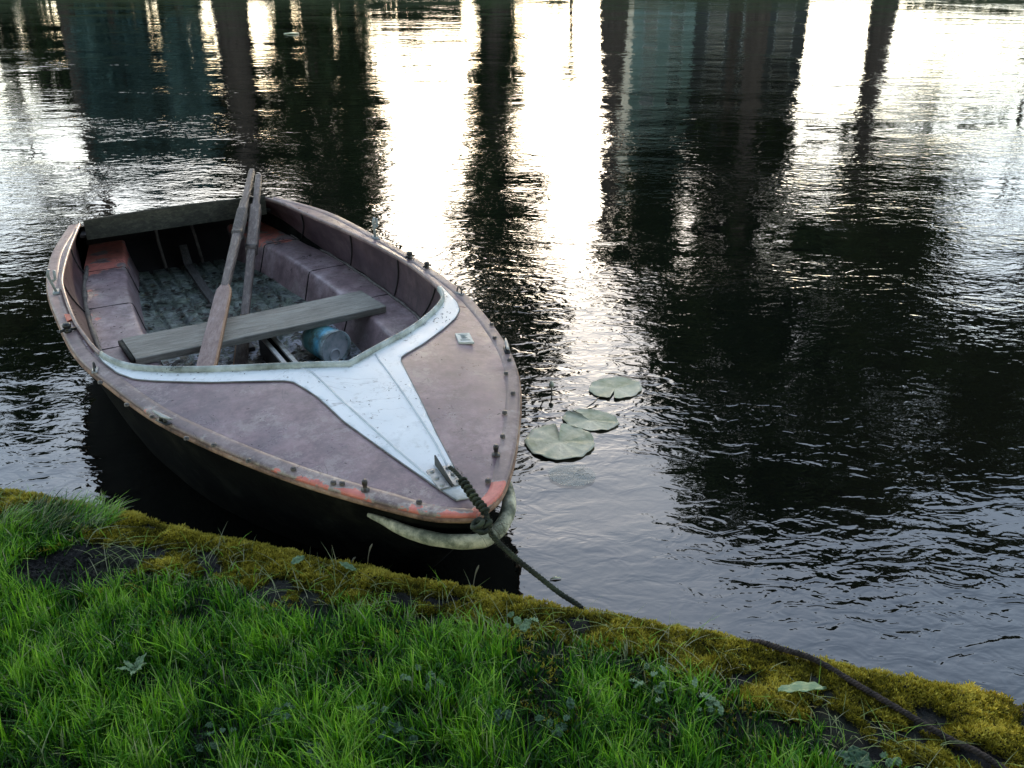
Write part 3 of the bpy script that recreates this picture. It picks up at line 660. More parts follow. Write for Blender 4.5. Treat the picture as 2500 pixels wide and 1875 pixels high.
for w, s, a in ((-.722, 1.415, 1.35), (.694, 1.439, -1.4)):
    mb = MB(); z = dh(w, s) + .004; c, q = math.cos(a), math.sin(a)
    mb.tube([(w - .022 * c, s - .022 * q, z + .001), (w + .022 * c, s + .022 * q, z + .001)], .010, 8, rz=.003, mat=1)
    mb.tube([(w + .016 * c * math.cos(t), s + .016 * q * math.cos(t), z + .03 * math.sin(t)) for t in np.linspace(0, math.pi, 12)], .0032, 6, up=(q, -c, 0)); mb.build("fairlead", [BLACK, STEEL], boat)
for w, s, lean in ((-.742, 2.30, -.012), (.688, 2.315, -.006)):
    z = dh(w, s) + .004; mb = MB()
    mb.tube([(w - .004, s - .03, z + .001), (w + .004, s + .03, z + .001)], .014, 8, rz=.004)
    t1 = [(w, s, z), (w + lean, s - .004, z + .05), (w + lean * 1.3 - .003, s - .012, z + .08), (w + lean, s - .016, z + .105)]
    mb.tube(t1, [.006, .0055, .007, .0055], 8); mb.tube([(w + lean, s - .002, z + .045), (w + lean + .018, s + .004, z + .055), (w + lean + .021, s + .004, z + .092)], [.005, .0065, .0055], 8); mb.build("oarlock", [GALV], boat)
pl = [(.472, 1.042), (.520, 1.020), (.494, .934), (.446, .963)]
mb = MB(); cz = dh(.48, .99); mb.prism([(x, y) for x, y in pl][::-1], cz + .0015, cz + .010, 0, .0015); npl = mb.build("nameplate", [m_noise("cream_plate", [(.50, .52, .46), (.70, .72, .65)], 30, .4, .0005)], boat, smooth=False)
mb = MB(); cx_, cy_ = .483, .990; ux = Vector((.047, -.022)).normalized(); uy = Vector((.026, .082)).normalized()
def pq(a, b): return (cx_ + ux.x * a + uy.x * b, cy_ + ux.y * a + uy.y * b)
for b in (-.028, -.020, .03):
    p, q = pq(-.018, b), pq(.018, b); mb.tube([(*p, cz + .0102), (*q, cz + .0102)], .0009, 4)
for k in range(7):
    p, q = pq(-.012 + .002 * (k % 2), -.010 + .005 * k), pq(.004 + .004 * ((k * 7) % 3), -.010 + .005 * k); mb.tube([(*p, cz + .0102), (*q, cz + .0102)], .0008, 4)
mb.build("embossing", [m_noise("plate_marks", [(.22, .22, .18), (.30, .30, .25)], 30, .6, .0005)], npl)
mb = MB(); rp = [(-.748, 2.005), (-.724, 1.990), (-.722, 1.935), (-.748, 1.921)]; mb.prism(rp[::-1], .4075, .4115, 0, .001); mb.build("red_reflector", [REDM], boat, smooth=False)
# mooring plate with upright fin and bolts
z = dh(0, .17) + .005
mb = MB()
def rot2(x, y, a=-.08): return (.004 + x * math.cos(a) - y * math.sin(a), .185 + x * math.sin(a) + y * math.cos(a))
for sx in (-.021, .021):
    pts = [(sx - .014, -.050), (sx + .014, -.050), (sx + .016, -.04), (sx + .016, .05), (sx + .010, .058), (sx - .010, .058), (sx - .016, .05), (sx - .016, -.04)]
    mb.prism([rot2(*p) for p in pts], z - .001, z + .004, 0, .001)
plate = mb.build("mooring_plate", [STEEL], boat, smooth=False)
mb = MB(); a0 = rot2(-.002, .075); a1 = rot2(.002, .075); b0 = rot2(-.002, -.05); b1 = rot2(.002, -.05)
V = [(*a0, z), (*a1, z), (*b1, z), (*b0, z), (*a0, z + .034), (*a1, z + .034), (*b1, z + .012), (*b0, z + .012)]
mb.add(V, [(0, 3, 2, 1), (4, 5, 6, 7), (0, 1, 5, 4), (1, 2, 6, 5), (2, 3, 7, 6), (3, 0, 4, 7)]); mb.build("fin", [m_noise("oxidised_fin", [(.02, .022, .018), (.08, .08, .07)], 30, .6, .001)], plate, smooth=False)
bolt = None
for sx in (-.024, .024):
    for sy in (-.036, .002, .040):
        if bolt is None:
            mb = MB(); mb.lathe((0, 0, 0), [(.007, 0), (.0065, .003), (.004, .0052), (.0001, .0058)], 10); bolt = mb.build("bolt", [STEEL], plate); o = bolt
        else: o = bolt.copy(); COL.objects.link(o); o.parent = plate
        q = rot2(sx, sy); o.location = (q[0], q[1], z + .004)
# bow fender wrapped round the stem
fp = catmull([(-.205, .245, .338), (-.182, .200, .338), (-.142, .118, .336), (-.088, .050, .334), (-.030, .008, .332), (.020, -.006, .330), (.070, .008, .332), (.115, .045, .334), (.158, .100, .336), (.198, .180, .340), (.225, .245, .345)], 60)
rr = [(.015 + .008 * i / 59) * min(1, .35 + 3.2 * min(i, 59 - i) / 59) * (1 + .04 * math.sin(i * .9)) for i in range(60)]
mb = MB(); mb.tube([tuple(p + np.array([0, 0, -.014])) for p in fp], rr, 14, rz=[r_ * 1.15 for r_ in rr]); mb.build("bow_fender", [FENDM], boat)
DIRTM = m_noise("dark_debris", [(.008, .007, .006), (.04, .032, .025)], 40, .9, .001)

# ------------------------------------------------------------------ loose things in the boat (built in boat coordinates, own roots)
def boat_thing(name, label, cat, c):
    p = bw(*c); return thing(name, label, cat, tuple(p), YAW), c
def oar(A, B, secs, label, collar, edge_side):
    """secs: (t, half width, half thickness)"""
    A, B = Vector(A), Vector(B); c = tuple(B); root, off = boat_thing("oar", label, "oar", c)
    d = (B - A); up = Vector((0, 0, 1)); sx = d.cross(up).normalized(); u = sx.cross(d).normalized()
    def ring(t, hw, ht, ch=.25):
        p = A + d * t; o = []
        for a, b in ((-1, -1 + ch), (-1, 1 - ch), (-1 + ch, 1), (1 - ch, 1), (1, 1 - ch), (1, -1 + ch), (1 - ch, -1), (-1 + ch, -1)):
            o.append(tuple(p + sx * a * hw + u * b * ht))
        return o
    def piece(rows, name, mats):
        mb = MB(); P = [ring(*r) for r in rows]; o0 = 0; mb.grid(P, closev=True)
        mb.f += [tuple(range(8))[::-1], tuple(range(len(mb.v) - 8, len(mb.v)))]; mb.m += [0, 0]
        mi = []
        for f in mb.f:
            mid = sum((Vector(mb.v[i]) for i in f), Vector()) / len(f); tt = max(0, min(1, (mid - A).dot(d) / d.length_squared)); q = mid - (A + d * tt)
            mi.append(1 if q.dot(sx) * edge_side > abs(q.dot(u)) * 1.02 + .004 and len(mats) > 1 and len(f) == 4 else 0)
        mb.m = mi
        o = mb.build(name, mats, root, off=off); auto_sharp(o, 30); return o
    piece([r for r in secs if r[3] == 'l'] and [(r[0], r[1], r[2], r[4] if len(r) > 4 else .3) for r in secs if r[3] == 'l'], "loom", [OARW, OARE] if edge_side == 1 and collar[3] else [OARW])
    piece([(r[0], r[1], r[2], .25) for r in secs if r[3] == 'b'], "blade", [OARB if not collar[3] else OARW, OARE])
    t0, t1, hw, _ = collar
    mb = MB(); P = [ring(t0 - .004, hw * .8, hw * .8), ring(t0, hw, hw), ring(t1, hw, hw * .95), ring(t1 + .004, hw * .8, hw * .7)]; mb.grid(P, closev=True); mb.f += [tuple(range(8))[::-1], tuple(range(24, 32))]; mb.m += [0, 0]
    cl = auto_sharp(mb.build("collar", [m_wood("collar_wood", (.05, .04, .036), (.12, .10, .09), (.22, .19, .17), (9, 1.5, 9)) if not collar[3] else OARW], root, off=off), 30)
    mb = MB(); P = [ring(t1 - .012, hw + .002, hw + .0015), ring(t1 - .004, hw + .002, hw + .0015)]; mb.grid(P, closev=True); mb.build("strap", [BLACK], cl, off=off)
    return root
oar((.461, 3.577, .500), (-.330, 1.600, .222),
    [(0, .013, .013, 'l'), (.01, .016, .015, 'l'), (.20, .017, .016, 'l'), (.22, .022, .020, 'l'), (.40, .021, .019, 'l'), (.66, .018, .017, 'l'), (.672, .016, .014, 'l'),
     (.665, .017, .014, 'b'), (.685, .032, .012, 'b'), (.70, .035, .010, 'b'), (.97, .039, .009, 'b'), (1, .034, .007, 'b')],
    "wooden oar with broad pinkish blade resting on top of the grey plank", (.275, .415, .025, False), -1)
oar((.457, 3.431, .500), (-.165, 1.800, .066),
    [(0, .014, .014, 'l'), (.01, .017, .016, 'l'), (.16, .017, .016, 'l'), (.20, .020, .018, 'l'), (.40, .020, .018, 'l'), (.74, .018, .018, 'l'), (.75, .016, .016, 'l'),
     (.74, .017, .014, 'b'), (.78, .028, .012, 'b'), (.99, .030, .010, 'b'), (1, .025, .007, 'b')],
    "brown wooden oar passing underneath the grey plank, right of the other oar", (.20, .44, .028, True), 1)
# plank laid across the benches
root, off = boat_thing("plank", "grey weathered plank laid loose across both benches", "plank", (0, 1.97, .203))
mb = MB(); P = []
c4 = [(-.540, 1.842), (-.552, 2.085), (.516, 2.112), (.540, 1.868)]
for i in range(25):
    u = i / 24; a = np.array(c4[0]) * (1 - u) + np.array(c4[3]) * u; b = np.array(c4[1]) * (1 - u) + np.array(c4[2]) * u; sag = -.004 * math.sin(u * math.pi)
    row = [(a[0], a[1], .206 + sag), (a[0], a[1], .232 + sag), (a[0], a[1] + .003, .235 + sag)] + [(*(a * (1 - v) + b * v), .235 + sag + .0008 * math.sin(v * 20 + u * 3)) for v in (.2, .4, .6, .8)] + [(b[0], b[1] - .003, .235 + sag), (b[0], b[1], .232 + sag), (b[0], b[1], .206 + sag)]
    P.append(row)
mb.grid(P, closev=True); n0 = len(mb.v); mb.f += [tuple(range(10)), tuple(range(n0 - 10, n0))[::-1]]; mb.m += [0, 0]
auto_sharp(mb.build("board", [PLANKM], root, off=off))
mb = MB()
for (x, y), (x2, y2) in (((-.545, 1.855), (-.556, 2.075)),):
    mb.tube([(x - .004, y, .222), (x2 - .004, y2, .222)], .013, 4, phase=math.pi / 4)
mb.build("end_grain", [TRANW], root, off=off)
# plastic bailer lying on the floor
def m_plastic():
    t = NT("teal_translucent_plastic")
    sep = t.n("ShaderNodeSeparateXYZ"); t.l(t.co, sep.inputs[0])
    at = t.attr("wear"); c = t.ramp(at, [(0, (.80, .88, .82)), (.10, (.60, .80, .74)), (.2, (.28, .62, .60)), (.48, (.26, .58, .54)), (.62, (.22, .66, .80)), (.78, (.22, .66, .88)), (.86, (.5, .8, .82)), (.92, (.65, .80, .82)), (1, (.75, .85, .85))])
    c = t.mix(t.ramp(t.noise(14, 5), [(.48, 0.0), (.62, .75)]), c, (.13, .11, .06))
    t.fin(c, .22); tr = t.n("ShaderNodeBsdfTranslucent"); t.l(c, tr.inputs[0]); tp = t.n("ShaderNodeBsdfTransparent"); tp.inputs[0].default_value = (.75, .9, .9, 1)
    m1 = t.n("ShaderNodeMixShader"); m1.inputs[0].default_value = .3; t.l(t.b.outputs[0], m1.inputs[1]); t.l(tr.outputs[0], m1.inputs[2])
    m2 = t.n("ShaderNodeMixShader"); m2.inputs[0].default_value = .06; t.l(m1.outputs[0], m2.inputs[1]); t.l(tp.outputs[0], m2.inputs[2]); t.l(m2.outputs[0], t.out.inputs[0]); return t.m
def m_disc():
    t = NT("milky_plastic_disc"); c = t.ramp(t.noise(13, 5, .6), [(.36, (.50, .62, .62)), (.48, (.80, .84, .86)), (.62, (.92, .94, .95))]); return t.fin(c, .18)
Ca, Cb = Vector((.215, 1.945, .128)), Vector((.262, 1.775, .128))
root, off = boat_thing("bailer", "teal translucent plastic bailer lying on its side on the boat floor", "bailer", (.24, 1.86, .052))
ax = (Cb - Ca).normalized(); sx = ax.cross(Vector((0, 0, 1))).normalized(); uu = sx.cross(ax)
def bring(t, r): return [tuple(Ca + (Cb - Ca) * t + sx * r * math.cos(k / 36 * 2 * math.pi) + uu * r * math.sin(k / 36 * 2 * math.pi)) for k in range(36)]
mb = MB(); P = []; wr = []
for t_, r_ in [(0, .002), (0, .045), (.01, .060), (.05, .067), (.2, .070), (.5, .0725), (.8, .0745), (.95, .0755), (.97, .0775), (1, .0775), (1.005, .0755), (1.0, .073)]: P.append(bring(t_, r_)); wr += [t_ if t_ < 1 else 1] * 36
mb.grid([p for p in P], closev=True, w=np.clip(wr, 0, 1)); mb.build("shell", [m_plastic()], root, off=off)
mb = MB(); P = [bring(.90, .0745), bring(.885, .05), bring(.89, .001)]; mb.grid(P, closev=True); mb.build("end_panel", [m_disc()], root, off=off)
mb = MB(); c0 = Ca + (Cb - Ca) * .91 - uu * .04; mb.tube([tuple(c0 + (sx * math.cos(a) + uu * math.sin(a)) * .026) for a in np.linspace(0, 2 * math.pi, 25)], .004, 6, up=tuple(ax)); mb.build("neck_ring", [m_disc()], root, off=off)
# leaf litter on the floor and twigs: uncountable
LITM = m_leaf("leaf_litter_flakes", [(0, (.010, .009, .007)), (.5, (.05, .042, .03)), (.85, (.12, .13, .08)), (1, (.42, .44, .46))], .1, .5)
Vs, Ts = [], []; n = 0
rr_ = random.Random(5)
while n < 2300:
    s = rr_.uniform(1.1, 3.2); w = rr_.uniform(-1, 1) * (FHf(s) - .01)
    dens = (1.0 if s < 2.35 else .30) * (1.2 if fbm(w * 5, s * 5, 7, 3) > 0 else .25)
    if rr_.random() > dens: continue
    n += 1; L = rr_.uniform(.006, .026); a = rr_.uniform(0, 6.28); tl = rr_.uniform(-.5, .5); wd = L * rr_.uniform(.25, .6)
    ca, sa_ = math.cos(a), math.sin(a); z = .056 + rr_.uniform(0, .006)
    for x, y in ((-L, 0), (-L * .2, -wd), (L, 0), (L * .1, wd)): Vs.append((w + x * ca - y * sa_, s + x * sa_ + y * ca, z + abs(x) * tl * .5 + y * .3 + .003))
    t_ = rr_.choice([.05, .2, .3, .5, .6, .85, .3, 1.0 if s < 2.2 else .5]); Ts += [t_] * 4
V = np.array(Vs); me = new_mesh("leaf_litter", V, np.arange(len(V)).reshape(-1, 4), LITM, attrs={"tint": Ts})
o = bpy.data.objects.new("leaf_litter", me); COL.objects.link(o); o.location = tuple(BO); o.rotation_euler = (0, 0, YAW); tag(o, "dark wet leaf litter scattered over the boat floor", "leaf litter", kind="stuff")
# specks, twigs on deck and benches: uncountable
mb = MB(); r = random.Random(9)
def speck(w, s, z, L, k=3):
    a = r.uniform(0, 6.28); pts = [(w, s, z)]; k = 2; L *= r.uniform(.25, .8)
    for i in range(k):
        a += r.uniform(-.5, .5); w += math.cos(a) * L / k; s += math.sin(a) * L / k; pts.append((w, s, z + r.uniform(0, .002)))
    mb.tube(pts, [.0005, r.uniform(.0008, .0022), .0004], 5, rz=[.0003, .0008, .0003])
for _ in range(90):
    i = r.randrange(10, 80); P_ = IPc if r.random() < .5 else ISc; p = P_[i]; w, s = p[0] * r.uniform(.97, 1.02), p[1] - r.uniform(.0, .05)
    speck(w, s, dh(w, s) + .006, r.uniform(.006, .022))
for _ in range(70):
    s = r.uniform(.15, 1.2); W0 = float(Wd_(s)); w = r.uniform(-W0, W0) * .92; speck(w, s, dh(w, s) + .006, r.uniform(.004, .020), 2)
for _ in range(150):
    sg = r.choice((-1, 1)); s = r.uniform(1.3, 3.2); w = r.uniform(BI(s) + .02, WB(s)) if r.random() < .4 else WB(s) - r.uniform(0, .03); speck(sg * w, s, .204, r.uniform(.006, .03))
for _ in range(26):
    w, s = .50 + r.uniform(-.05, .05), 1.20 + r.uniform(-.05, .05); speck(w, s, dh(w, s) + .008, r.uniform(.010, .03))
for _ in range(22):
    w, s = -.49 + r.uniform(-.03, .03), 3.10 - 1.87 + r.uniform(-.02, .02); speck(w, s, dh(w, s) + .022, r.uniform(.010, .03))
for _ in range(14): speck(.44 + r.uniform(-.04, .04), 3.13 + r.uniform(-.05, .05), .204, .05, 4)
for _ in range(14): speck(.49 + r.uniform(-.03, .03), 2.80 + r.uniform(-.03, .03), .204, .03, 3)
o = mb.build("twig_debris", [DIRTM]); o.location = tuple(BO); o.rotation_euler = (0, 0, YAW); tag(o, "tiny dark twigs and dirt specks on the boat's deck and benches", "debris", kind="stuff")

# ------------------------------------------------------------------ ropes
def fuzz(path, r, n, L, seed):
    g = random.Random(seed); P = resample(path, 200); mb = MB()
    for _ in range(n):
        i = g.randrange(2, 197); t = Vector(P[i + 1] - P[i - 1]).normalized(); a = g.uniform(0, 6.28); sx = t.cross(Vector((0, 0, 1))).normalized(); u = sx.cross(t)
        d = sx * math.cos(a) + u * math.sin(a); p = Vector(P[i]) + d * r; e = (d + t * g.uniform(-1, 1)).normalized() * L * g.uniform(.3, 1)
        w = t.cross(d) * .0004; q = p + e * .6 + t * L * g.uniform(-.2, .2); mb.add([tuple(p - w), tuple(p + w), tuple(q + w), tuple(q - w), tuple(p + e)], [(0, 1, 2, 3), (3, 2, 4)])
    return mb
def rope_mesh(path, r, pitch, seg_len=.006, mat=None, fray=None, name="rope", amp=1.0, rads=None):
    P = resample(path, max(20, int(np.sum(np.linalg.norm(np.diff(np.array(path), axis=0), axis=1)) / seg_len))); n = len(P); mb = MB()
    L = np.r_[0, np.cumsum(np.linalg.norm(np.diff(P, axis=0), axis=1))]
    for st in range(3):
        pts = []; rs = []
        for i in range(n):
            t = Vector(P[min(i + 1, n - 1)] - P[max(i - 1, 0)]).normalized(); sx = t.cross(Vector((0, 0, 1))).normalized(); u = sx.cross(t)
            k = rads(i / (n - 1)) if rads else 1.0; a = L[i] / pitch * 2 * math.pi + st * 2.094
            pts.append(tuple(Vector(P[i]) + (sx * math.cos(a) + u * math.sin(a)) * r * .52 * k)); rs.append(r * .56 * k)
        mb.tube(pts, rs, 7)
    return mb
mr = thing("mooring_rope", "dark algae covered mooring rope tied from the boat's bow to the bank", "rope", (-.09, 2.0, .40))
pth = [tuple(bw(.014, .175, .446)), tuple(bw(.014, .13, .449)), tuple(bw(.013, .08, .441)), tuple(bw(.012, .02, .428)), tuple(bw(.016, -.025, .415)), (-.055, 1.985, .375), (.0, 1.968, .318), (.07, 1.950, .262), (.125, 1.935, .220), (.175, 1.918, .192), (.19, 1.915, .16), (.21, 1.925, .06)]
pth = catmull(pth, 120)
mb = rope_mesh(pth, .0076, .030, rads=lambda u: .8 if u < .1 else 1.0); mb.build("line", [ROPEM], mr, off=(-.09, 2.0, .40))
fuzz(pth, .0095, 1100, .008, 2).build("fuzz", [FRAYM], mr, off=(-.09, 2.0, .40))
mb = MB(); r = random.Random(4)
A = [Vector(p) for p in pth]
for k in range(9):  # whipping turns
    c = A[18 + k * 3]; t = (A[19 + k * 3] - A[17 + k * 3]).normalized(); sx = t.cross(Vector((0, 0, 1))).normalized(); u = sx.cross(t)
    mb.tube([tuple(c + (sx * math.cos(a) + u * math.sin(a)) * .0105 + t * .004 * a / 6.28) for a in np.linspace(0, 6.28, 14)], .0038, 6, up=tuple(t))
mb.build("whipping", [ROPEM], mr, off=(-.09, 2.0, .40))
mb = MB(); kc = Vector((-.078, 1.992, .392))
for k in range(5):
    a0 = r.uniform(0, 6.28); ax1 = Vector((r.uniform(-1, 1), r.uniform(-1, 1), r.uniform(-.6, .6))).normalized(); ax2 = ax1.cross(Vector((.3, .2, 1))).normalized(); cc = kc + Vector((r.uniform(-.012, .012), r.uniform(-.010, .010), r.uniform(-.010, .008)))
    mb.tube([tuple(cc + ax1 * math.cos(t) * .016 + ax2 * math.sin(t) * .012) for t in np.linspace(a0, a0 + 5.6, 22)], .0062, 7)
mb.build("knot", [ROPEM], mr, off=(-.09, 2.0, .40))
mb = MB()
for k in range(26):
    p = kc + Vector((r.uniform(-.01, .05), r.uniform(-.02, .02), r.uniform(-.02, .01))); dr = Vector((r.uniform(.2, 1), r.uniform(-.5, .3), r.uniform(-.9, .5))) * r.uniform(.015, .045)
    mb.tube([tuple(p), tuple(p + dr * .5 + Vector((0, 0, .004))), tuple(p + dr + Vector((0, 0, -.006)))], .0006, 4)
mb.build("frayed_strands", [FRAYM], mr, off=(-.09, 2.0, .40))
path = [(.545, 1.835, .06), (.565, 1.822, .14), (.60, 1.780, .196)] + [(x, y, gz(x, y) + .021) for x, y in ((.65, 1.735), (.718, 1.697), (.792, 1.624), (.867, 1.54), (.936, 1.461), (.986, 1.417), (1.06, 1.33), (1.15, 1.2))]
rt = thing("heavy_rope", "rust brown twisted rope lying across the mossy bank edge at right", "rope", (.75, 1.66, .2))
mb = rope_mesh(catmull(path, 90), .0078, .024); mb.build("twisted_strands", [ROPEM2], rt, off=(.75, 1.66, .2))
fuzz(catmull(path, 90), .012, 900, .007, 3).build("fuzz", [ROPEM2], rt, off=(.75, 1.66, .2))

# ------------------------------------------------------------------ lily pads
def m_pad():
    t = NT("lily_pad"); c = t.ramp(t.noise(7, 5, .6), [(.38, (.33, .34, .19)), (.5, (.52, .51, .34)), (.62, (.74, .68, .48))])
    c = t.mix(t.ramp(t.noise(60, 3), [(.68, 0.0), (.72, .9)]), c, (.05, .06, .04)); return t.fin(c, .45, t.bump(t.noise(18, 4), .003))
PADM = m_pad()
def pad(x, y, rx, ry, rot, notch, label, seed, mat=PADM, z=.0005, wav=.0028, name="lily_pad"):
    r = random.Random(seed); V = [(0, 0, 0)]; nr, na = 9, 72; F = []
    for i in range(1, nr + 1):
        for k in range(na):
            a = k / na * 2 * math.pi; u = i / nr; dn = abs((a - notch + math.pi) % (2 * math.pi) - math.pi)
            cut = 1 - .62 * math.exp(-(dn / .055) ** 2) * (u > .2); rad = u * cut * (1 + .018 * math.sin(a * 9 + seed) * u + .012 * math.sin(a * 17 + 2) * u)
            zz = wav * u * u * (math.sin(a * 7 + seed) * .5 + math.sin(a * 12 + 1) * .35) + .0012 * (1 - abs(math.sin(a * 6.5))) * u * (1 - u) + (.004 if i == nr else 0)
            zz += .006 * math.exp(-(dn / .2) ** 2) * u
            V.append((rx * rad * math.cos(a), ry * rad * math.sin(a), max(0, zz + .002)))
    for k in range(na): F.append((0, 1 + k, 1 + (k + 1) % na))
    for i in range(nr - 1):
        for k in range(na): a, b = 1 + i * na + k, 1 + i * na + (k + 1) % na; F.append((a, a + na, b + na, b))
    mb = MB(); mb.add(V, F); o = mb.build(name, [mat], loc=(x, y, z)); o.rotation_euler = (0, 0, rot)
    m = o.modifiers.new("solid", 'SOLIDIFY'); m.thickness = .0012
    tag(o, label, "lily pad", "lily pads floating beside the bow"); return o
pad(.440, 3.560, .116, .100, R(25), R(235), "farthest lily pad, oval and alone, floating right of the boat", 1)
pad(.312, 3.275, .112, .086, R(-18), R(150), "middle lily pad tucked behind the largest pad", 2, z=.0008)
pad(.182, 3.100, .132, .135, R(-10), R(100), "largest pale lily pad with dark specks, nearest the bow", 3, z=.0022, wav=.004)
t = NT("submerged_pad"); t.fin((.42, .52, .46), .5); tp = t.n("ShaderNodeBsdfTransparent"); mx = t.n("ShaderNodeMixShader"); mx.inputs[0].default_value = .85; t.l(t.b.outputs[0], mx.inputs[1]); t.l(tp.outputs[0], mx.inputs[2]); t.l(mx.outputs[0], t.out.inputs[0])
pad(.214, 2.86, .085, .075, R(-20), R(60), "faint sunken lily pad just under the surface below the largest pad", 4, mat=t.m, z=.0015, wav=0)
BUDM = m_noise("lily_bud", [(.30, .30, .20), (.62, .62, .50)], 30, .5, .001)
lb = thing("lily_bud", "small cream water lily bud on a thin stalk between boat and pads", "flower bud", (.165, 3.50, 0))
mb = MB(); mb.lathe((0, 0, .035), [(.001, 0), (.008, .005), (.011, .013), (.009, .022), (.004, .029), (.001, .031)], 12); mb.build("bud", [BUDM], lb)
mb = MB(); mb.tube([(.004, 0, -.02), (.002, 0, .01), (0, 0, .037)], .003, 6); mb.build("stalk", [STEMM], lb)
mb = MB(); mb.tube([(0, 0, 0), (.03, .03, .006), (.055, .07, .012)], [.002, .0035, .002], 6); o = mb.build("floating_twig", [BLACK], loc=(.305, 3.38, .004)); tag(o, "small dark twig standing out behind the middle lily pad", "twig")
mb = MB(); mb.tube([(0, 0, 0), (.05, -.01, .004), (.10, -.035, .002)], [.002, .004, .002], 6); o = mb.build("floating_twig", [STEMM], loc=(1.90, 2.40, .003)); tag(o, "pale straw floating on the dark water at far right", "twig")
FLK = m_noise("floating_leaf_pale", [(.35, .38, .24), (.55, .58, .40)], 30, .5, .001)
mb = MB(); mb.tube([(0, 0, 0), (.014, .004, .003), (.034, .006, .001)], [.002, .006, .002], 6, rz=.0015); o = mb.build("floating_leaf", [FLK], loc=(.115, 2.27, .003)); tag(o, "tiny yellow leaf floating by the mooring rope near the bank", "leaf")
mb = MB(); mb.tube([(-.12, 0, 0), (0, .02, .01), (.14, .01, .006)], [.03, .08, .03], 8, rz=.012); o = mb.build("floating_leaf", [FLK], loc=(-3.9, 17.5, .004)); tag(o, "white fleck of a leaf floating far off near the top edge", "leaf")

# ------------------------------------------------------------------ far bank: seen mirrored in the water
FB = m_noise("far_bank_grass", [(.02, .03, .01), (.05, .07, .02)], 2, .9, .02, 10)
mb = MB(); mb.grid([[(x, y, z) for y, z in ((31.3, -.5), (31.4, .45), (34, .8), (60, 1.0), (300, 1.5), (900, 2))] for x in (-900, -200, -60, -20, 0, 20, 60, 200, 900)][::-1]); o = mb.build("far_bank", [FB]); tag(o, "grassy far bank of the canal", "ground", kind="structure")
BARK = m_noise("tree_bark", [(.025, .018, .013), (.07, .052, .04), (.11, .085, .065)], 3, .9, .03, 18, (3, 3, .6))
CROWN = m_leaf("tree_foliage", [(0, (.012, .022, .008)), (.5, (.03, .055, .018)), (1, (.07, .10, .035))], .3, .7, .2)
CROWNB = m_leaf("blue_green_foliage", [(0, (.02, .045, .045)), (.5, (.10, .19, .18)), (1, (.30, .46, .43))], .3, .7, .2)
def crown(blobs, base, size, mat, parent, seed, dens=1.0):
    g = np.random.default_rng(seed); Cs = []; Tn = []
    for (cx, cy, cz, rx, ry, rz) in blobs:
        # clumps of leaves with real gaps between them
        rc = min(.72, .42 * min(rx, rz)) * (size / .32) ** .3; nc = max(6, int(dens * 1.75 * rx * rz / rc ** 2)); per = int(1.7 * math.pi * rc ** 2 / (.30 * size ** 2))
        u = g.normal(size=(nc, 3)); u /= np.linalg.norm(u, axis=1)[:, None]; u *= (g.uniform(.05, 1, nc) ** .5)[:, None]
        cc = u * np.array([rx, ry, rz]) + np.array([cx, cy, cz]); idx = np.repeat(np.arange(nc), per)
        Tn.append(np.clip(g.uniform(0, 1, nc)[idx] * .7 + g.uniform(0, .3, nc * per), 0, 1)); Cs.append(cc[idx] + g.normal(0, .5, (nc * per, 3)) * rc * g.uniform(.6, 1.25, nc)[idx][:, None])
    C = np.concatenate(Cs); n = len(C); a = g.normal(size=(n, 3)); a /= np.linalg.norm(a, axis=1)[:, None]; b = np.cross(a, g.normal(size=(n, 3))); b /= np.linalg.norm(b, axis=1)[:, None]
    sz = (size * g.uniform(.5, 1.1, n))[:, None]; V = np.stack([C - a * sz, C - b * sz * .45, C + a * sz, C + b * sz * .45], 1).reshape(-1, 3) - np.array(base)
    me = new_mesh("crown", V, np.arange(n * 4).reshape(-1, 4), mat, attrs={"tint": np.repeat(np.concatenate(Tn), 4)}); o = bpy.data.objects.new("crown", me); COL.objects.link(o); o.parent = parent; return o
def tree(x, y, trunk_h, r0, blobs, label, seed, size=.32, mat=None, lean=0.0, dens=1.6, group="trees lining the far bank", z0=.7):
    t = thing("tree", label, "tree", (x, y, z0), 0, group); r = random.Random(seed); mb = MB()
    top = Vector((lean, 0, trunk_h)); mid = Vector((lean * .4 + r.uniform(-.2, .2), 0, trunk_h * .5))
    pts = catmull([(0, 0, -.3), tuple(mid * .5), tuple(mid), tuple(top)], 14); mb.tube(pts, [r0 * (1.25 if i == 0 else 1 - .045 * i) for i in range(14)], 12)
    for bx, by, bz, rx, ry, rz in blobs:
        e = Vector((bx - x, by - y, bz - z0)); st = top * r.uniform(.6, .95)
        mb.tube(catmull([tuple(st), tuple(st.lerp(e, .5) + Vector((0, 0, .4))), tuple(e)], 8), [r0 * .4 * (1 - .11 * i) for i in range(8)], 7)
    mb.build("trunk", [BARK], t)
    crown(blobs, (x, y, z0), size, mat or CROWN, t, seed, dens); return t
tree(-15.4, 35, 9, .42, [(-18, 35, 12.5, 3.6, 2.5, 3.2), (-21.5, 36, 13.5, 3.2, 2.5, 4), (-16, 35, 16, 2.8, 2.2, 2.8), (-24, 36, 11, 3, 2.4, 4)], "broad tree whose dark crown is mirrored at the far left of the water", 31)
tree(-13.4, 33.6, 3.2, .16, [(-13.6, 33.6, 3.4, 1.35, 1.1, 3.0), (-13.4, 33.8, 5.6, 1.2, 1, 1.9)], "blue green bushy tree mirrored as the leftmost teal column", 32, .2, CROWNB, group="blue green trees on the far bank")
tree(-11.2, 33.8, 3.2, .16, [(-11.2, 33.8, 3.3, 1.0, 1.1, 3.3), (-11.9, 33.8, 5.6, 1.0, .8, 1.7)], "blue green bushy tree mirrored beside the brown trunk left of the oars", 33, .2, CROWNB, group="blue green trees on the far bank")
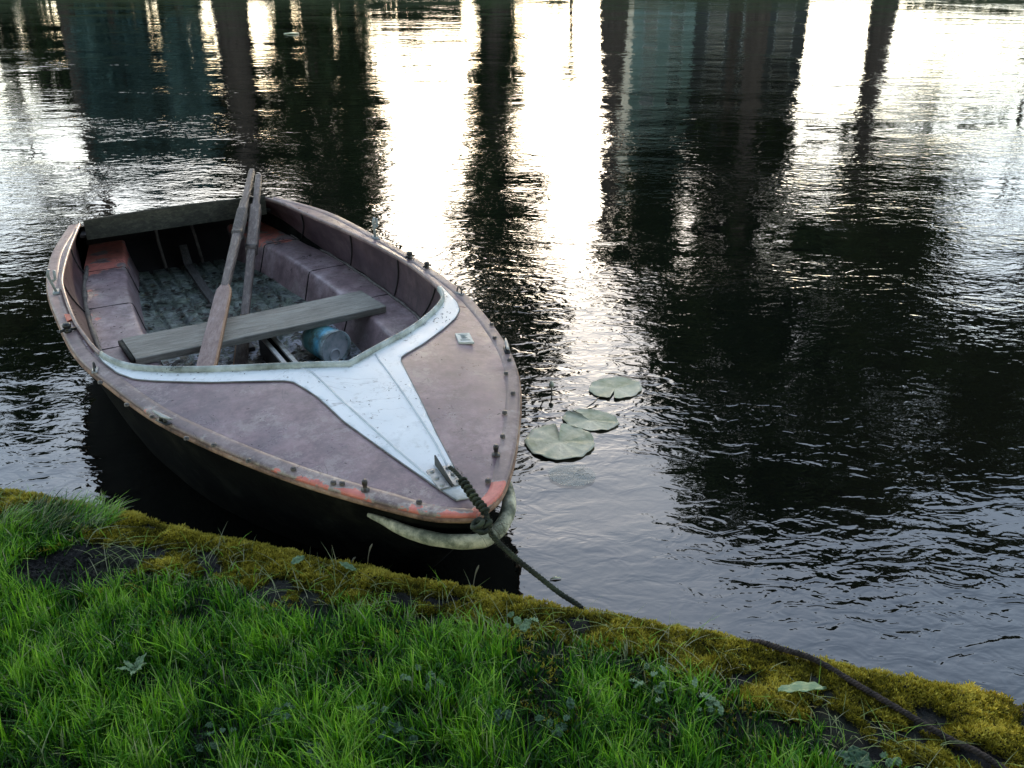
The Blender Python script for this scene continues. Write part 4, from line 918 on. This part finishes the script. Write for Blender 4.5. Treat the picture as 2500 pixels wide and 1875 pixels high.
tree(-9.6, 34.2, 11, .62, [(-8.4, 34.4, 13.5, 2.2, 2, 2.2), (-11.5, 35, 14.6, 1.8, 2, 1.8)], "thick brown trunked tree mirrored above the boat's stern", 34)
tree(-6.9, 35, 8, .5, [(-6.7, 35, 3.5, 1.6, 1.3, 3.4), (-6.6, 35, 9, 2.0, 1.7, 3.8), (-6.2, 35, 14, 2.0, 1.7, 3.2)], "tall dark tree mirrored just right of the oar handles", 35)
tree(-.6, 35, 14.5, .56, [(-.5, 35, 3.6, 1.15, .9, 3.4), (-.9, 35.2, 9.6, .95, .8, 1.0), (-.4, 35, 8.5, 1.7, 1.4, 3.2), (-.7, 35.3, 10.6, 1.5, 1.4, 2.0), (.3, 35, 13, 2.2, 1.8, 3.4), (-1.2, 35, 17.5, 2.1, 1.8, 3.2)], "slender dark tree mirrored down the middle of the water between two bright bands", 36)  # trunk raised and a leaf clump added to block the sun
tree(3.5, 34.5, 8.5, .52, [(4.9, 34.6, 9.3, 1.7, 1.5, 2.0), (6.2, 34.6, 11.6, 1.5, 1.5, 1.8)], "straight trunked tree mirrored right of the brightest band", 37)
tree(8.6, 35, 10, .45, [(8.6, 35, 11.5, 2.6, 2, 3.2), (8.3, 35, 17, 2.3, 2, 3.8), (10.6, 35, 21, 2.8, 2, 3.0), (6.9, 35, 14.4, 1.3, 1.3, 1.8), (10.8, 35, 15.5, 1.8, 1.6, 3.5)], "tall broad tree mirrored as the large dark area right of the lily pads", 38, dens=1.9)
tree(12.8, 34.4, 9, .45, [(12.2, 34.5, 8.9, 2.2, 1.8, 2.6), (15.2, 35, 9.2, 2.0, 1.8, 3.0), (14.3, 35, 6.9, 2.9, 1.5, 1.2), (13.6, 35, 14.5, 3.2, 2.2, 3.6), (14.8, 35, 20, 3.3, 2.2, 3.4), (17.2, 35.5, 13.5, 2, 2, 2.8)], "dark trunk mirrored inside the bright patch at upper right", 39, dens=2.3)
tree(21.5, 36, 8, .45, [(18.6, 36, 14, 2.6, 2.2, 3), (22.5, 36, 15.5, 3.4, 2.4, 4), (19.6, 36, 20, 3.4, 2.4, 3.2), (25, 36, 20, 3, 2, 3.5)], "tree mirrored at the right edge of the water", 40, dens=2.3)
tree(27, 38, 8, .4, [(27, 38, 9, 3.4, 3, 6), (31, 38, 12, 3.4, 3, 6)], "tree on the far bank beyond the right edge of the picture", 41)
tree(-29, 38, 8, .4, [(-29, 38, 9, 3.6, 3, 6), (-33, 38, 12, 3.4, 3, 6)], "tree on the far bank beyond the left edge of the picture", 42)
tree(-17.5, 36.5, 4, .3, [(-17.6, 36.5, 2.2, 1.9, 1.5, 1.7), (-15.0, 36.5, 3.2, 1.5, 1.3, 3.2)], "dark low tree mirrored in the top left corner of the water", 61)
tree(-12.3, 36, 4, .3, [(-12.6, 36, 3.6, 1.6, 1.2, 3.8), (-14.8, 36.4, 5.4, 1.5, 1.2, 2.2), (-12.2, 36.4, 6.2, 1.6, 1.2, 1.5), (-10.2, 36.4, 4.6, 1.2, 1, 3.2)], "dark tree standing behind the blue green trees on the far bank", 62)
tree(-8.3, 36.5, 4, .3, [(-8.2, 36.5, 3.4, 1.2, 1.2, 3.8), (-5.6, 36.5, 4.4, 1.2, .9, 4.4), (-7.2, 36.6, 8.0, 1.4, 1, 2.5)], "dark tree mirrored between the brown trunk and the tall dark tree", 63)
tree(8.4, 37.5, 4, .3, [(8.2, 37.5, 7.4, 3.0, 1.5, 2.3), (10.6, 37.5, 7.4, 1.8, 1.5, 2.3), (5.6, 37.5, 7.8, 1.4, 1.2, 1.5)], "dark tree mirrored over the dark wing of the house", 64)
tree(13.4, 37, 4.6, .2, [(13.6, 37, 5.3, 2.9, 1.2, .55), (16.5, 37, 4.7, 1.8, 1.0, .4), (18, 37, 1.2, 3.6, 1.0, .4), (20.5, 37, 2.6, 2.6, 1.0, .35), (15.6, 37, 3.4, 1.5, .8, .35), (19, 37, 4.2, 1.6, .8, .3)], "thin low tree whose level branches streak the bright water at upper right", 65, .2)
tree(-4, 36.8, 2, .15, [(-4.2, 36.8, 1.4, 1.3, .8, 1.0), (-2.8, 36.8, 1.5, 1.4, .8, 1.1), (-3.2, 36.8, 3.3, 1.2, .6, .3)], "low dark bush mirrored at the top between the tall dark tree and the slender tree", 66, .22)
tree(-20.5, 36.8, 2, .15, [(-20.5, 36.8, 1.3, 3.0, .8, 1.0), (-24.5, 36.8, 1.6, 2.4, .8, 1.2)], "low dark bush mirrored in the very top left corner", 67, .22)
tree(-14, 37.5, 5, .3, [(-14, 37.5, 6.0, 2.6, 1.2, 2.4), (-10.2, 37.5, 7.2, 1.8, 1.2, 2.0), (-17.2, 37.5, 3.6, 1.2, 1.0, 2.0)], "tall dark tree mirrored behind the blue green trees at upper left", 68)
tree(2.1, 36.2, 3.0, .07, [(2.1, 36.2, 2.6, .35, .4, 1.6), (1.6, 36.2, 1.0, .7, .5, .35)], "thin young tree mirrored in the brightest band at the top", 69, .18, dens=.6)
tree(-18.6, 36.4, 6.0, .12, [(-18.8, 36.4, 4.6, 1.5, 1.0, .7), (-19.8, 36.4, 6.9, 1.6, 1.0, .6), (-17.6, 36.4, 8.0, 1.0, .9, .8)], "thin tree with level sprays mirrored in the bright patch at far left", 70, .2, dens=.9)
tree(19.5, 36.6, 7.0, .14, [(18.4, 36.6, 5.4, 1.6, .9, .4), (20.8, 36.6, 6.6, 1.5, .9, .4), (19.0, 36.6, 8.2, 1.6, .9, .5), (21.6, 36.6, 3.8, 1.3, .9, .3)], "thin tree with level sprays mirrored in the bright patch near the right edge", 71, .2, dens=.9)
# house beyond the trees, between two trunks
STUC = m_noise("grey_green_render", [(.10, .17, .165), (.24, .36, .34), (.36, .48, .46)], .9, .8, .005)
STUC2 = m_noise("dark_slate_boarding", [(.05, .06, .065), (.10, .11, .12)], 2, .8, .005)
ROOFM = m_noise("slate_roof", [(.02, .022, .024), (.05, .05, .055)], 3, .7, .01)
GLASS = m_noise("dark_window_glass", [(.01, .012, .014), (.02, .024, .026)], 3, .15, .0005)
FRAMEM = m_noise("pale_window_frame", [(.45, .5, .5), (.6, .63, .62)], 5, .5, .001)
hs = thing("house", "grey green rendered house mirrored in bands between two tree trunks", "house", (6, 43, 1))
mb = MB(); mb.box((5.1, 42, .8), (7.7, 48, 9.0)); mb.build("wall", [STUC], hs, smooth=False, off=(6, 43, 1))
mb = MB(); mb.box((7.7, 42.6, .8), (12.6, 48, 6.6)); mb.build("side_wing", [STUC2], hs, smooth=False, off=(6, 43, 1))
mb = MB(); mb.add([(4.9, 41.7, 9.0), (7.9, 41.7, 9.0), (7.9, 48.3, 9.0), (4.9, 48.3, 9.0), (6.4, 41.7, 10.6), (6.4, 48.3, 10.6)], [(0, 1, 4), (2, 3, 5), (1, 2, 5, 4), (3, 0, 4, 5), (0, 3, 2, 1)]); mb.add([(7.7, 42.3, 6.6), (12.9, 42.3, 6.6), (12.9, 48.3, 6.6), (7.7, 48.3, 6.6), (7.7, 45, 8.4), (12.9, 45, 8.4)], [(0, 1, 5, 4), (2, 3, 4, 5), (1, 2, 5), (3, 0, 4), (0, 3, 2, 1)]); mb.build("roof", [ROOFM], hs, smooth=False, off=(6, 43, 1))
for x, z_ in ((5.6, 1.9), (6.7, 1.9), (5.6, 4.4), (6.7, 4.4), (5.6, 6.9), (6.7, 6.9)):
    mb = MB(); mb.box((x - .05, 41.96, z_ - .05), (x + .55, 41.995, z_ + 1.1)); w_ = mb.build("window", [FRAMEM], hs, smooth=False, off=(6, 43, 1)); mb = MB(); mb.box((x, 41.93, z_), (x + .5, 41.955, z_ + 1.05)); mb.build("pane", [GLASS], w_, smooth=False, off=(6, 43, 1))
for x, z_ in ((8.4, 1.9), (9.9, 1.9), (11.3, 1.9), (8.4, 4.3), (9.9, 4.3), (11.3, 4.3)):
    mb = MB(); mb.box((x - .05, 42.56, z_ - .05), (x + .75, 42.595, z_ + 1.1)); w_ = mb.build("window", [FRAMEM], hs, smooth=False, off=(6, 43, 1)); mb = MB(); mb.box((x, 42.53, z_), (x + .7, 42.555, z_ + 1.05)); mb.build("pane", [GLASS], w_, smooth=False, off=(6, 43, 1))
# unseen tree added behind the viewer to shade the grass and the boat's side
tree(-3.2, -4.5, 5, .35, [(-1, -3.5, 7.2, 4.6, 3.2, 2.6), (3.6, -4.2, 6.6, 4.2, 3.2, 2.6), (-6, -4.5, 6.5, 3.6, 3, 3), (0, -5.5, 3.4, 5.5, 1.6, 2.6)], "unseen leafy tree added behind the viewer to shade the near bank and boat", 50, .34, z0=.2, group=None, dens=1.5)
